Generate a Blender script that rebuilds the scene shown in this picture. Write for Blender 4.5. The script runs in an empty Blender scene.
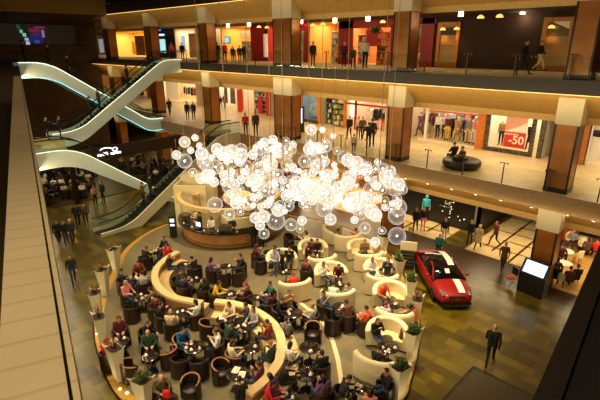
import bpy, bmesh, math, random
from mathutils import Vector, Matrix
R = random.Random(7)
SC = bpy.context.scene
COL = SC.collection
PI = math.pi
# ------------------------------------------------------------------ camera geometry
FPX, PITCH, YAW, EYE = 450.0, math.radians(18.95), math.radians(45.49), 12.0
cp, sp, cy, sy = math.cos(PITCH), math.sin(PITCH), math.cos(YAW), math.sin(YAW)
def ray(u, v):
    a, b = (u - 300) / FPX, (v - 200) / FPX
    y = cp - b * sp
    return Vector((a * sy - y * cy, a * cy + y * sy, -b * cp - sp))
def G(u, v, z=0.0):
    d = ray(u, v); t = (z - EYE) / d.z
    return Vector((t * d.x, t * d.y, z))
def GY(u, v, Y):
    d = ray(u, v); t = Y / d.y
    return Vector((t * d.x, Y, EYE + t * d.z))
F1, F2, F3 = 5.27, 10.54, 15.81          # gallery floor heights
PZ = 0.12                                # lounge platform height
YF, YC, YS = 23.0, 23.4, 30.4            # fascia, column front, shop front planes
cam = bpy.data.cameras.new('camera'); cam.sensor_width = 36; cam.lens = 27.0; cam.clip_end = 300
camo = bpy.data.objects.new('camera', cam); COL.objects.link(camo)
camo.location = (0, 0, EYE)
fw = ray(300, 200); camo.rotation_euler = fw.to_track_quat('-Z', 'Y').to_euler()
SC.camera = camo
SC.view_settings.view_transform = 'Standard'; SC.view_settings.look = 'None'
SC.view_settings.gamma = 1.0; SC.view_settings.exposure = 0.0
try: SC.view_settings.use_curve_mapping = False
except Exception: pass
SC.cycles.use_denoising = True
SC.cycles.transparent_max_bounces = 32
SC.cycles.max_bounces = 6; SC.cycles.diffuse_bounces = 3; SC.cycles.glossy_bounces = 3; SC.cycles.transmission_bounces = 4
SC.cycles.sample_clamp_indirect = 4.0
SC.cycles.caustics_reflective = False; SC.cycles.caustics_refractive = False
# ------------------------------------------------------------------ materials
MC = {}
def srgb(c):
    return tuple((x / 12.92 if x <= .04045 else ((x + .055) / 1.055) ** 2.4) for x in [v / 255 for v in c])
def M(name, col=(128, 128, 128), rough=.6, metal=0.0, emit=0.0, ecol=None, var=.12, scale=6.0, alpha=1.0, coat=0.0):
    if name in MC: return MC[name]
    m = bpy.data.materials.new(name); m.use_nodes = True
    nt = m.node_tree; b = nt.nodes['Principled BSDF']
    c = srgb(col)
    b.inputs['Roughness'].default_value = rough; b.inputs['Metallic'].default_value = metal
    b.inputs['Coat Weight'].default_value = coat
    if var > 0:
        n = nt.nodes.new('ShaderNodeTexNoise'); n.inputs['Scale'].default_value = scale; n.inputs['Detail'].default_value = 3
        tc = nt.nodes.new('ShaderNodeTexCoord'); nt.links.new(tc.outputs['Object'], n.inputs['Vector'])
        r = nt.nodes.new('ShaderNodeValToRGB')
        r.color_ramp.elements[0].position = .3; r.color_ramp.elements[1].position = .7
        r.color_ramp.elements[0].color = (*[x * (1 - var) for x in c], 1)
        r.color_ramp.elements[1].color = (*[min(.93, x * (1 + var)) for x in c], 1)
        nt.links.new(n.outputs['Fac'], r.inputs['Fac']); nt.links.new(r.outputs['Color'], b.inputs['Base Color'])
    else:
        b.inputs['Base Color'].default_value = (*c, 1)
    if emit > 0:
        b.inputs['Emission Color'].default_value = (*srgb(ecol or col), 1); b.inputs['Emission Strength'].default_value = emit
    b.inputs['Alpha'].default_value = alpha
    MC[name] = m; return m
def pane(name, tint=(250, 253, 251), clear=.85, rough=.05):
    if name in MC: return MC[name]
    m = bpy.data.materials.new(name); m.use_nodes = True; nt = m.node_tree
    for n in list(nt.nodes): nt.nodes.remove(n)
    o = nt.nodes.new('ShaderNodeOutputMaterial'); t = nt.nodes.new('ShaderNodeBsdfTransparent'); t.inputs[0].default_value = (*srgb(tint), 1)
    g = nt.nodes.new('ShaderNodeBsdfGlossy'); g.inputs['Roughness'].default_value = rough
    f = nt.nodes.new('ShaderNodeFresnel'); f.inputs['IOR'].default_value = 1.45
    mp = nt.nodes.new('ShaderNodeMath'); mp.operation = 'MULTIPLY'; mp.inputs[1].default_value = (1 - clear) * 6
    mp.use_clamp = True
    x = nt.nodes.new('ShaderNodeMixShader')
    nt.links.new(f.outputs[0], mp.inputs[0]); nt.links.new(mp.outputs[0], x.inputs[0])
    nt.links.new(t.outputs[0], x.inputs[1]); nt.links.new(g.outputs[0], x.inputs[2]); nt.links.new(x.outputs[0], o.inputs[0])
    MC[name] = m; return m
def globe_mat(name, glow, white):
    # blown lamp glass: see-through in the middle, milky towards the rim, faintly lit by its own LED
    m = bpy.data.materials.new(name); m.use_nodes = True; nt = m.node_tree
    for n in list(nt.nodes): nt.nodes.remove(n)
    N = nt.nodes.new; L = nt.links.new
    o = N('ShaderNodeOutputMaterial'); t = N('ShaderNodeBsdfTransparent'); t.inputs[0].default_value = (.98, .97, .95, 1)
    d = N('ShaderNodeBsdfTranslucent'); d.inputs[0].default_value = (.5, .49, .46, 1)
    e = N('ShaderNodeEmission'); e.inputs[0].default_value = (1, .95, .86, 1); e.inputs[1].default_value = glow
    a = N('ShaderNodeAddShader'); L(d.outputs[0], a.inputs[0]); L(e.outputs[0], a.inputs[1])
    lw = N('ShaderNodeLayerWeight'); lw.inputs[0].default_value = .35
    r = N('ShaderNodeMapRange'); r.inputs[1].default_value = .15; r.inputs[2].default_value = 1.0; r.inputs[3].default_value = white; r.inputs[4].default_value = min(1, white + .6)
    L(lw.outputs['Facing'], r.inputs[0])
    x = N('ShaderNodeMixShader'); L(r.outputs[0], x.inputs[0]); L(t.outputs[0], x.inputs[1]); L(a.outputs[0], x.inputs[2]); L(x.outputs[0], o.inputs[0])
    MC[name] = m; return m
def tile_mat(name, c1, c2, w, h, rough=.25, mortar=.004, mcol=None, off=.37, spec=.5, second=False):
    m = bpy.data.materials.new(name); m.use_nodes = True; nt = m.node_tree; b = nt.nodes['Principled BSDF']
    N = nt.nodes.new; L = nt.links.new
    tc = N('ShaderNodeTexCoord'); br = N('ShaderNodeTexBrick')
    br.offset = off; br.offset_frequency = 2; br.squash = 1.0
    br.inputs['Scale'].default_value = 1.0; br.inputs['Brick Width'].default_value = w; br.inputs['Row Height'].default_value = h
    br.inputs['Mortar Size'].default_value = mortar; br.inputs['Bias'].default_value = 0.0
    br.inputs['Color1'].default_value = (*srgb(c1), 1); br.inputs['Color2'].default_value = (*srgb(c2), 1)
    br.inputs['Mortar'].default_value = (*srgb(mcol or [int((p + q) * .36) for p, q in zip(c1, c2)]), 1)
    L(tc.outputs['Object'], br.inputs['Vector'])
    src = br.outputs['Color']
    if second:
        b2 = N('ShaderNodeTexBrick'); b2.offset = .61; b2.offset_frequency = 2
        b2.inputs['Scale'].default_value = 1.0; b2.inputs['Brick Width'].default_value = w * .62; b2.inputs['Row Height'].default_value = h; b2.inputs['Mortar Size'].default_value = mortar
        b2.inputs['Color1'].default_value = (.42, .42, .42, 1); b2.inputs['Color2'].default_value = (1.25, 1.25, 1.25, 1); b2.inputs['Mortar'].default_value = (.5, .5, .5, 1)
        L(tc.outputs['Object'], b2.inputs['Vector']); m2 = N('ShaderNodeMix'); m2.data_type = 'RGBA'; m2.blend_type = 'MULTIPLY'; m2.inputs[0].default_value = .75
        L(src, m2.inputs[6]); L(b2.outputs['Color'], m2.inputs[7]); src = m2.outputs[2]
    n = N('ShaderNodeTexNoise'); n.inputs['Scale'].default_value = 2.2; n.inputs['Detail'].default_value = 5; L(tc.outputs['Object'], n.inputs['Vector'])
    mx = N('ShaderNodeMix'); mx.data_type = 'RGBA'; mx.blend_type = 'MULTIPLY'; mx.inputs[0].default_value = .55
    rr = N('ShaderNodeValToRGB'); rr.color_ramp.elements[0].position = .3; rr.color_ramp.elements[0].color = (.6, .6, .6, 1); rr.color_ramp.elements[1].position = .7
    L(n.outputs['Fac'], rr.inputs['Fac']); L(src, mx.inputs[6]); L(rr.outputs['Color'], mx.inputs[7])
    L(mx.outputs[2], b.inputs['Base Color']); b.inputs['Roughness'].default_value = rough
    b.inputs['Specular IOR Level'].default_value = spec
    MC[name] = m; return m
# ------------------------------------------------------------------ mesh builder
class MB:
    def __init__(s): s.v = []; s.f = []; s.m = []; s.s = []
    def add(s, vs, fs, mi=0, smooth=False, T=None):
        o = len(s.v)
        s.v += [tuple(T @ Vector(p)) if T else tuple(p) for p in vs]
        for f in fs: s.f.append([o + i for i in f]); s.m.append(mi); s.s.append(smooth)
        return s
    def box(s, c, d, mi=0, rz=0, T=None, tap=1.0):
        x, y, z = [q / 2 for q in d]; ca, sa = math.cos(rz), math.sin(rz)
        P = []
        for kz in (-1, 1):
            k = tap if kz < 0 else 1
            for kx, ky in ((-1, -1), (1, -1), (1, 1), (-1, 1)):
                px, py = kx * x * k, ky * y * k
                P.append((c[0] + px * ca - py * sa, c[1] + px * sa + py * ca, c[2] + kz * z))
        return s.add(P, [(3, 2, 1, 0), (4, 5, 6, 7), (0, 1, 5, 4), (1, 2, 6, 5), (2, 3, 7, 6), (3, 0, 4, 7)], mi, False, T)
    def span(s, x0, x1, y0, y1, z0, z1, mi=0):
        return s.box(((x0 + x1) / 2, (y0 + y1) / 2, (z0 + z1) / 2), (abs(x1 - x0), abs(y1 - y0), abs(z1 - z0)), mi)
    def tube(s, pts, r, seg=8, mi=0, closed=False, smooth=True):
        pts = [Vector(p) for p in pts]; n = len(pts); V = []; Fc = []
        rs = r if isinstance(r, (list, tuple)) else [r] * n
        for i, p in enumerate(pts):
            a = pts[(i - 1) % n] if (closed or i > 0) else p
            b = pts[(i + 1) % n] if (closed or i < n - 1) else p
            t = (b - a).normalized(); up = Vector((0, 0, 1)) if abs(t.z) < .95 else Vector((1, 0, 0))
            u = t.cross(up).normalized(); w = u.cross(t)
            for k in range(seg):
                q = 2 * PI * k / seg; V.append(p + (u * math.cos(q) + w * math.sin(q)) * rs[i])
        for i in range(n if closed else n - 1):
            j = (i + 1) % n
            for k in range(seg): Fc.append((i * seg + k, i * seg + (k + 1) % seg, j * seg + (k + 1) % seg, j * seg + k))
        if not closed:
            Fc.append(tuple(range(seg))[::-1]); Fc.append(tuple((n - 1) * seg + k for k in range(seg)))
        return s.add(V, Fc, mi, smooth)
    def lathe(s, prof, seg=24, c=(0, 0, 0), a0=0, a1=2 * PI, mi=0, smooth=True, cap=True, sx=1, sy=1):
        full = abs(a1 - a0 - 2 * PI) < 1e-6; n = seg if full else seg + 1; V = []; Fc = []; m = len(prof)
        for i in range(n):
            a = a0 + (a1 - a0) * i / seg
            for r, z in prof: V.append((c[0] + r * math.cos(a) * sx, c[1] + r * math.sin(a) * sy, c[2] + z))
        for i in range(seg):
            j = (i + 1) % n
            for k in range(m - 1): Fc.append((i * m + k, j * m + k, j * m + k + 1, i * m + k + 1))
        if full and cap:
            if prof[0][0] > 1e-4: Fc.append(tuple(i * m for i in range(n))[::-1])
            if prof[-1][0] > 1e-4: Fc.append(tuple(i * m + m - 1 for i in range(n)))
        elif not full and cap:
            Fc.append(tuple(range(m))); Fc.append(tuple((n - 1) * m + k for k in range(m))[::-1])
        return s.add(V, Fc, mi, smooth)
    def arcwall(s, ri, ro, z0, ztop, a0, a1, seg=24, mi=0, c=(0, 0, 0), flare=0.0):
        # curved wall; ztop(t) gives the top height along it
        V = []; Fc = []
        for i in range(seg + 1):
            t = i / seg; a = a0 + (a1 - a0) * t; zt = ztop(t) if callable(ztop) else ztop
            for r, z in ((ri, z0), (ro, z0), (ro + flare, zt), (ri + flare, zt)): V.append((c[0] + r * math.cos(a), c[1] + r * math.sin(a), c[2] + z))
        for i in range(seg):
            for k in range(4): Fc.append((i * 4 + k, (i + 1) * 4 + k, (i + 1) * 4 + (k + 1) % 4, i * 4 + (k + 1) % 4))
        Fc.append((0, 1, 2, 3)); Fc.append((seg * 4 + 3, seg * 4 + 2, seg * 4 + 1, seg * 4))
        return s.add(V, Fc, mi, False)
    def prism(s, poly, z0, z1, mi=0, smooth=False):
        n = len(poly); V = [(p[0], p[1], z0) for p in poly] + [(p[0], p[1], z1) for p in poly]
        Fc = [tuple(range(n))[::-1], tuple(range(n, 2 * n))] + [(i, (i + 1) % n, n + (i + 1) % n, n + i) for i in range(n)]
        return s.add(V, Fc, mi, smooth)
    def extrude(s, sec, p0, p1, axis='x', mi=0):
        # section of (a, z) pairs extruded along x (a = y) or along y (a = x)
        n = len(sec)
        if axis == 'x': V = [(p0, a, z) for a, z in sec] + [(p1, a, z) for a, z in sec]
        else: V = [(a, p0, z) for a, z in sec] + [(a, p1, z) for a, z in sec]
        Fc = [tuple(range(n))[::-1], tuple(range(n, 2 * n))] + [(i, (i + 1) % n, n + (i + 1) % n, n + i) for i in range(n)]
        return s.add(V, Fc, mi)
    def ball(s, c, r, seg=12, rings=8, mi=0, sc=(1, 1, 1)):
        V = [(c[0], c[1], c[2] - r * sc[2])]; Fc = []
        for i in range(1, rings):
            a = -PI / 2 + PI * i / rings
            for k in range(seg):
                b = 2 * PI * k / seg
                V.append((c[0] + r * sc[0] * math.cos(a) * math.cos(b), c[1] + r * sc[1] * math.cos(a) * math.sin(b), c[2] + r * sc[2] * math.sin(a)))
        V.append((c[0], c[1], c[2] + r * sc[2])); e = len(V) - 1
        for k in range(seg):
            k2 = (k + 1) % seg
            Fc.append((0, 1 + k2, 1 + k)); Fc.append((e, e - seg + k, e - seg + k2))
            for i in range(rings - 2): Fc.append((1 + i * seg + k, 1 + i * seg + k2, 1 + (i + 1) * seg + k2, 1 + (i + 1) * seg + k))
        return s.add(V, Fc, mi, True)
    def mesh(s, name, mats):
        me = bpy.data.meshes.new(name); me.from_pydata(s.v, [], s.f)
        for m in (mats if isinstance(mats, (list, tuple)) else [mats]): me.materials.append(m)
        me.polygons.foreach_set('material_index', s.m); me.polygons.foreach_set('use_smooth', s.s)
        bm = bmesh.new(); bm.from_mesh(me); bmesh.ops.recalc_face_normals(bm, faces=bm.faces); bm.to_mesh(me); bm.free()
        me.update(); return me
    def build(s, name, mats, parent=None, loc=None, rz=0):
        o = bpy.data.objects.new(name, s.mesh(name, mats)); COL.objects.link(o)
        if parent: o.parent = parent
        if loc is not None: o.location = loc
        o.rotation_euler.z = rz
        return o
def tag(o, label, cat, group=None, kind=None):
    if label: o['label'] = label
    if cat: o['category'] = cat
    if group: o['group'] = group
    if kind: o['kind'] = kind
    return o
def thing(name, label, cat, loc=(0, 0, 0), rz=0, group=None):
    o = bpy.data.objects.new(name, None); COL.objects.link(o); o.empty_display_size = .1
    o.location = loc; o.rotation_euler = (0, 0, rz)
    return tag(o, label, cat, group)
def struct(o): o['kind'] = 'structure'; return o
def dup(root, loc, rz=0, label=None, group=None, scale=None):
    r = root.copy(); COL.objects.link(r); r.location = loc; r.rotation_euler = (0, 0, rz)
    if label: r['label'] = label
    if group: r['group'] = group
    if scale: r.scale = scale
    for ch in list(root.children):
        c = ch.copy(); COL.objects.link(c); c.parent = r
        for g in list(ch.children):
            d = g.copy(); COL.objects.link(d); d.parent = c
    return r
def recolor(o, slot, mat):
    o.material_slots[slot].link = 'OBJECT'; o.material_slots[slot].material = mat
def face(p, q): return math.atan2(-(q[0] - p[0]), q[1] - p[1])     # rotation that turns local +Y from p to q
class Protos:
    """first use of a prototype moves it, later uses copy it"""
    def __init__(s): s.p = {}; s.used = set()
    def put(s, key, make, loc, rz, label, group=None, scale=None):
        if key not in s.p: s.p[key] = make()
        o = s.p[key]
        if key not in s.used:
            s.used.add(key); o.location = loc; o.rotation_euler = (0, 0, rz); o['label'] = label
            if group: o['group'] = group
            if scale: o.scale = scale
            return o
        c = dup(o, loc, rz, label, group)
        if not group and 'group' in c: del c['group']
        c.scale = scale or (1, 1, 1)
        return c
PR = Protos()
def light(kind, loc, energy, col=(255, 190, 110), size=1.0, sy_=None, target=None, spot=None, name='light', vis=False):
    l = bpy.data.lights.new(name, kind); l.energy = energy; l.color = srgb(col)
    if kind == 'AREA':
        l.size = size
        if sy_: l.shape = 'RECTANGLE'; l.size_y = sy_
    else: l.shadow_soft_size = size
    if spot: l.spot_size = math.radians(spot); l.spot_blend = 1.0
    o = bpy.data.objects.new(name, l); COL.objects.link(o); o.location = loc
    if target is not None: o.rotation_euler = (Vector(target) - Vector(loc)).to_track_quat('-Z', 'Y').to_euler()
    return o
# ------------------------------------------------------------------ people
SKIN = M('skin', (196, 146, 112), .6); EYE_M = M('eye_dark', (30, 22, 18), .3, var=0); LIP = M('lip', (150, 82, 72), .5, var=0); SHOE = M('shoe_leather', (24, 20, 18), .5)
CL = {}
def cloth(nm):
    T = dict(black=(20, 19, 20), charcoal=(42, 41, 43), navy=(28, 32, 52), maroon=(82, 24, 30), red=(200, 36, 30), orange=(238, 96, 46), purple=(112, 70, 110), teal=(16, 112, 104),
             blue=(26, 96, 150), turquoise=(50, 170, 190), green=(36, 66, 42), olive=(92, 84, 52), grey=(120, 118, 118), beige=(196, 172, 128), cream=(224, 206, 172), white=(226, 220, 210),
             brown=(92, 58, 36), rust=(124, 52, 30), pink=(214, 130, 128), tan=(168, 128, 84), lavender=(196, 180, 200), yellow=(226, 186, 50), denim=(52, 66, 92), khaki=(120, 102, 66), skin=(196, 146, 112))
    if nm == 'striped':
        if nm not in CL:
            m = M('cloth_striped', (230, 225, 215), .8); nt = m.node_tree; w = nt.nodes.new('ShaderNodeTexWave'); w.inputs['Scale'].default_value = 9; w.inputs['Distortion'].default_value = 3
            r = nt.nodes.new('ShaderNodeValToRGB'); r.color_ramp.interpolation = 'CONSTANT'; r.color_ramp.elements[0].color = (.02, .02, .02, 1); r.color_ramp.elements[1].position = .5; r.color_ramp.elements[1].color = (.75, .72, .68, 1)
            nt.links.new(w.outputs['Fac'], r.inputs['Fac']); nt.links.new(r.outputs['Color'], nt.nodes['Principled BSDF'].inputs['Base Color']); CL[nm] = m
        return CL[nm]
    if nm not in CL: CL[nm] = M('cloth_' + nm, T[nm], .85, scale=9, var=.2)
    return CL[nm]
HAIRC = dict(black=M('hair_black', (22, 17, 14), .5), brown=M('hair_brown', (58, 36, 20), .5), blond=M('hair_blond', (160, 112, 60), .5), red=M('hair_red', (126, 46, 22), .5), grey=M('hair_grey', (140, 132, 124), .5))
def capsule(bm, p, q, r0, r1):
    p, q = Vector(p), Vector(q); b2 = bmesh.new()
    for c, r in ((p, r0), (q, r1)):
        bmesh.ops.create_icosphere(b2, subdivisions=2, radius=r, matrix=Matrix.Translation(c))
    res = bmesh.ops.convex_hull(b2, input=b2.verts)
    junk = list({g for k in ('geom_interior', 'geom_unused') for g in res[k] if isinstance(g, bmesh.types.BMVert)})
    bmesh.ops.delete(b2, geom=junk, context='VERTS')
    me = bpy.data.meshes.new('t'); b2.to_mesh(me); b2.free(); bm.from_mesh(me); bpy.data.meshes.remove(me)
def ellip(bm, c, r, rot=None):
    m = Matrix.Translation(c) @ (rot or Matrix.Identity(4)) @ Matrix.Diagonal((*r, 1))
    bmesh.ops.create_icosphere(bm, subdivisions=3, radius=1, matrix=m)
def pose(kind):
    """joints of a pose, facing +Y, feet on z = 0"""
    J = {}
    st = dict(pel=(0, 0, .94), che=(0, -.01, 1.33), nek=(0, 0, 1.47), hd=(0, .03, 1.61), tilt=0.0)
    if kind.startswith('sit'):
        st = dict(pel=(0, -.10, .55), che=(0, -.15, .93), nek=(0, -.12, 1.07), hd=(0, -.07, 1.21), tilt=.15)
        if kind == 'sit_lean': st = dict(pel=(0, -.10, .55), che=(0, .02, .91), nek=(0, .08, 1.04), hd=(0, .15, 1.16), tilt=.35)
        for s in (-1, 1):
            J['hip', s] = (s * .09, -.07, .53); J['kne', s] = (s * .13, .36, .53); J['ank', s] = (s * .12, .34, .09); J['toe', s] = (s * .14, .50, .045)
            x, y, z = st['che']; J['sho', s] = (s * .185, y + .01, z + .09); J['elb', s] = (s * .25, y + .13, z - .17); J['wri', s] = (s * .14, y + .36, z - .15)
            if kind == 'sit_phone': J['wri', s] = (s * .06, y + .28, z + .06)
    else:
        for s in (-1, 1):
            J['hip', s] = (s * .09, 0, .92); J['kne', s] = (s * .10, .02, .50); J['ank', s] = (s * .10, -.02, .09); J['toe', s] = (s * .13, .14, .045)
            J['sho', s] = (s * .185, 0, 1.41); J['elb', s] = (s * .24, -.03, 1.13); J['wri', s] = (s * .23, .05, .88)
        if kind in ('walk', 'walk_coat'):
            J['kne', 1] = (.09, .24, .54); J['ank', 1] = (.09, .34, .12); J['toe', 1] = (.11, .50, .10)
            J['kne', -1] = (-.09, -.04, .50); J['ank', -1] = (-.09, -.36, .16); J['toe', -1] = (-.11, -.24, .05)
            J['elb', 1] = (.24, -.14, 1.15); J['wri', 1] = (.22, -.16, .91); J['elb', -1] = (-.24, .06, 1.14); J['wri', -1] = (-.20, .24, .98)
        if kind == 'stand_arms':
            for s in (-1, 1): J['elb', s] = (s * .25, .08, 1.17); J['wri', s] = (s * .10, .28, 1.16)
    J.update(st); return J
BODIES = {}
def body(kind):
    if kind in BODIES: return BODIES[kind]
    J = pose(kind); bones = []
    def bn(lab, p, q, a, b): bones.append((lab, Vector(p), Vector(q), a, b))
    P, C, Nk, H = (Vector(J[k]) for k in ('pel', 'che', 'nek', 'hd'))
    for s in (-1, 1):
        X = Vector((s, 0, 0))
        bn(1, P + X * .06 + Vector((0, 0, .02)), C + X * .075, .105, .115)
        bn(2, P + X * .06, P + X * .07 + Vector((0, 0, -.01)), .115, .115)
        bn(1, C + Vector((0, 0, .07)), Vector(J['sho', s]), .085, .062)
        bn(2, J['hip', s], J['kne', s], .085, .058); bn(2, J['kne', s], J['ank', s], .058, .042); bn(3, J['ank', s], J['toe', s], .046, .036)
        bn(1, J['sho', s], J['elb', s], .058, .045); bn(1, J['elb', s], J['wri', s], .045, .034)
        e, w = Vector(J['elb', s]), Vector(J['wri', s]); d = (w - e).normalized(); side = d.cross(Vector((0, 0, 1)))
        side = side.normalized() if side.length > .3 else Vector((0, 1, 0)).cross(d).normalized(); dn = side.cross(d).normalized()
        if dn.z > 0: dn = -dn
        a = w + d * .02
        for o in (-.022, 0, .022): bn(0, a + side * o, a + d * .07 + side * o, .018, .017)
        for o, ln in ((-.033, .058), (-.011, .072), (.011, .068), (.033, .05)):
            k = a + d * .075 + side * o; m = k + d * ln * .6 + dn * .008; bn(0, k, m, .0105, .0098); bn(0, m, m + d * ln * .3 + dn * ln * .35, .0098, .009)
        t0 = a + d * .015 + side * .03 * -s; t1 = t0 + side * .03 * -s + d * .03 + dn * .01; bn(0, t0, t1, .014, .0115); bn(0, t1, t1 + d * .03 + dn * .012, .0115, .0095)
    if kind == 'walk_coat': bn(1, P + Vector((0, 0, .1)), P + Vector((0, 0, -.30)), .165, .19)
    rot = Matrix.Rotation(-J['tilt'], 4, 'X')
    hp = lambda *v: H + rot.to_3x3() @ Vector(v)
    bn(0, Nk - Vector((0, 0, .03)), hp(0, -.015, -.06), .056, .052)
    bn(0, hp(0, .03, -.07), hp(0, .055, -.085), .055, .035)          # jaw
    bn(0, hp(0, .098, .005), hp(0, .112, -.022), .010, .014)         # nose
    for s in (-1, 1): bn(0, hp(s * .078, -.005, .012), hp(s * .08, -.008, -.018), .016, .012)
    bm = bmesh.new()
    for lab, p, q, a, b in bones: capsule(bm, p, q, a, b)
    ellip(bm, hp(0, 0, .015), (.077, .098, .112), rot)
    me = bpy.data.meshes.new('body'); bm.to_mesh(me); bm.free()
    o = bpy.data.objects.new('tmp', me); COL.objects.link(o)
    m = o.modifiers.new('r', 'REMESH'); m.mode = 'VOXEL'; m.voxel_size = .0125; m.use_smooth_shade = True
    sm = o.modifiers.new('s', 'SMOOTH'); sm.factor = .4; sm.iterations = 2
    dg = bpy.context.evaluated_depsgraph_get(); out = bpy.data.meshes.new_from_object(o.evaluated_get(dg)); out.name = 'person_' + kind
    bpy.data.objects.remove(o); bpy.data.meshes.remove(me)
    out.materials.clear()
    for mt in (SKIN, cloth('black'), cloth('charcoal'), SHOE, EYE_M, LIP): out.materials.append(mt)
    eyes = [hp(s * .032, .09, .022) for s in (-1, 1)]; mouth = hp(0, .095, -.05)
    mi = []
    for f in out.polygons:
        c = f.center
        if (c - H).length < .155 and c.z > Nk.z:
            lab = 0
            if min((c - e).length for e in eyes) < .014: lab = 4
            elif abs(c.x) < .024 and abs(c.z - mouth.z) < .010 and (c - mouth).length < .035: lab = 5
        else:
            best = 1e9; lab = 1
            for l, p, q, a, b in bones:
                pq = q - p; t = max(0, min(1, (c - p).dot(pq) / max(1e-9, pq.length_squared)))
                dd = (c - p - pq * t).length - (a + (b - a) * t)
                if dd < best: best = dd; lab = l
        mi.append(lab)
    out.polygons.foreach_set('material_index', mi)
    out.polygons.foreach_set('use_smooth', [True] * len(mi)); out.update()
    BODIES[kind] = (out, H, J['tilt']); return BODIES[kind]
HM = {}
def hair_mesh(style):
    if style in HM: return HM[style]
    b = MB(); seg, rings = 16, 10; V = []; Fc = []
    for i in range(rings + 1):
        a = PI / 2 * i / rings * 1.55 if style != 'bald' else 0
        for k in range(seg):
            q = 2 * PI * k / seg; fr = math.cos(q - PI / 2)                 # 1 at the face, -1 at the nape
            lim = {'short': .95 - .22 * fr - .35 * max(0, fr), 'long': 1.25 - .2 * fr - .72 * max(0, fr), 'hood': 1.15 - .25 * fr - .45 * max(0, fr)}[style]
            th = min(PI * .72, lim * PI / 2 * 1.0) * i / rings
            r = Vector((.090 * math.sin(th) * math.cos(q), .110 * math.sin(th) * math.sin(q) - .006, .015 + .127 * math.cos(th)))
            if style == 'hood': r = Vector((r.x * 1.12, r.y * 1.1, r.z * 1.05))
            V.append(r)
    for i in range(rings):
        for k in range(seg): Fc.append((i * seg + k, (i + 1) * seg + k, (i + 1) * seg + (k + 1) % seg, i * seg + (k + 1) % seg))
    b.add(V, Fc, 0, True)
    if style == 'long':
        b.lathe([(.088, 0), (.094, -.07), (.088, -.15), (.05, -.19)], 12, (0, -.012, .0), PI * 1.05, PI * 1.95, 0, True, False)
    me = b.mesh('hair_' + style, HAIRC['black']); HM[style] = me; return me
def person(kind, loc, rz, label, top='black', bottom='charcoal', hair=('short', 'black'), group=None, scale=1.0, cat='person', name='person', skin=None):
    me, H, tilt = body(kind)
    o = bpy.data.objects.new(name, me); COL.objects.link(o); o.location = loc; o.rotation_euler = (0, 0, rz); o.scale = (scale,) * 3
    recolor(o, 1, cloth(top)); recolor(o, 2, cloth(bottom))
    if skin: recolor(o, 0, skin)
    tag(o, label, cat, group)
    if hair and hair[0] != 'bald':
        h = bpy.data.objects.new('hood' if hair[0] == 'hood' else 'hair', hair_mesh(hair[0])); COL.objects.link(h); h.parent = o; h.location = H; h.rotation_euler.x = -tilt
        recolor(h, 0, cloth(hair[1]) if hair[0] == 'hood' else HAIRC[hair[1]])
    return o
# ------------------------------------------------------------------ furniture
LEATHER = M('brown_leather', (42, 25, 17), .42, var=.25); LEATHER_D = M('dark_leather', (30, 21, 16), .4); RIM = M('chair_rim', (150, 104, 62), .45); CREAM = M('cream_leather', (236, 220, 178), .5, var=.05); CREAM_D = M('cream_seat', (222, 200, 150), .55)
WOODT = M('table_wood', (58, 38, 24), .3); TTOP = M('dark_table_top', (40, 30, 22), .15); STEEL = M('steel', (150, 145, 135), .3, 1.0)
WHITE = M('white_china', (240, 236, 226), .25, var=0); BLK = M('black_plastic', (16, 15, 15), .35); PAPER = M('paper', (240, 232, 215), .7, var=.03)
def mk_tub(rim=None, lea=LEATHER):
    t = thing('tub_chair', 'x', 'chair')
    b = MB(); A0, A1 = math.radians(-205), math.radians(25)      # open towards +Y
    top = lambda q: .66 + .14 * math.sin(PI * q) ** .8
    b.arcwall(.29, .37, .03, top, A0, A1, 28); b.lathe([(.34, .03), (.34, .05), (.30, .06), (.30, .30), (0, .31)], 24, mi=0, smooth=False); b.build('shell', lea, t)
    s = MB(); s.lathe([(.28, .30), (.295, .33), (.295, .41), (.27, .44), (0, .45)], 24); s.build('seat', LEATHER_D, t)
    r = MB(); n = 28; r.tube([(.33 * math.cos(A0 + (A1 - A0) * i / n), .33 * math.sin(A0 + (A1 - A0) * i / n), top(i / n) + .004) for i in range(n + 1)], .034 if rim else .026, 8); r.build('rim', rim or LEATHER, t)
    f = MB(); f.lathe([(.30, 0), (.30, .03), (0, .03)], 20); f.build('plinth', BLK, t)
    return t
def mk_sofa(wide=1.0):
    t = thing('booth_sofa', 'x', 'sofa')
    b = MB(); A0, A1 = math.radians(-192), math.radians(12); top = lambda q: .88 - .22 * abs(2 * q - 1) ** 3
    b.arcwall(.62, .86, .06, top, A0, A1, 36, flare=.04); b.build('backrest', CREAM, t)
    n = 36; r = MB(); r.tube([(.78 * math.cos(A0 + (A1 - A0) * i / n), .78 * math.sin(A0 + (A1 - A0) * i / n), top(i / n)) for i in range(n + 1)], .13, 10); r.build('top_roll', CREAM, t)
    s = MB(); s.arcwall(.24, .63, .06, .44, A0, A1, 30); s.build('seat', CREAM_D, t)
    p = MB(); p.arcwall(.32, .84, 0, .06, A0, A1, 24); p.build('plinth', BLK, t)
    return t
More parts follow.
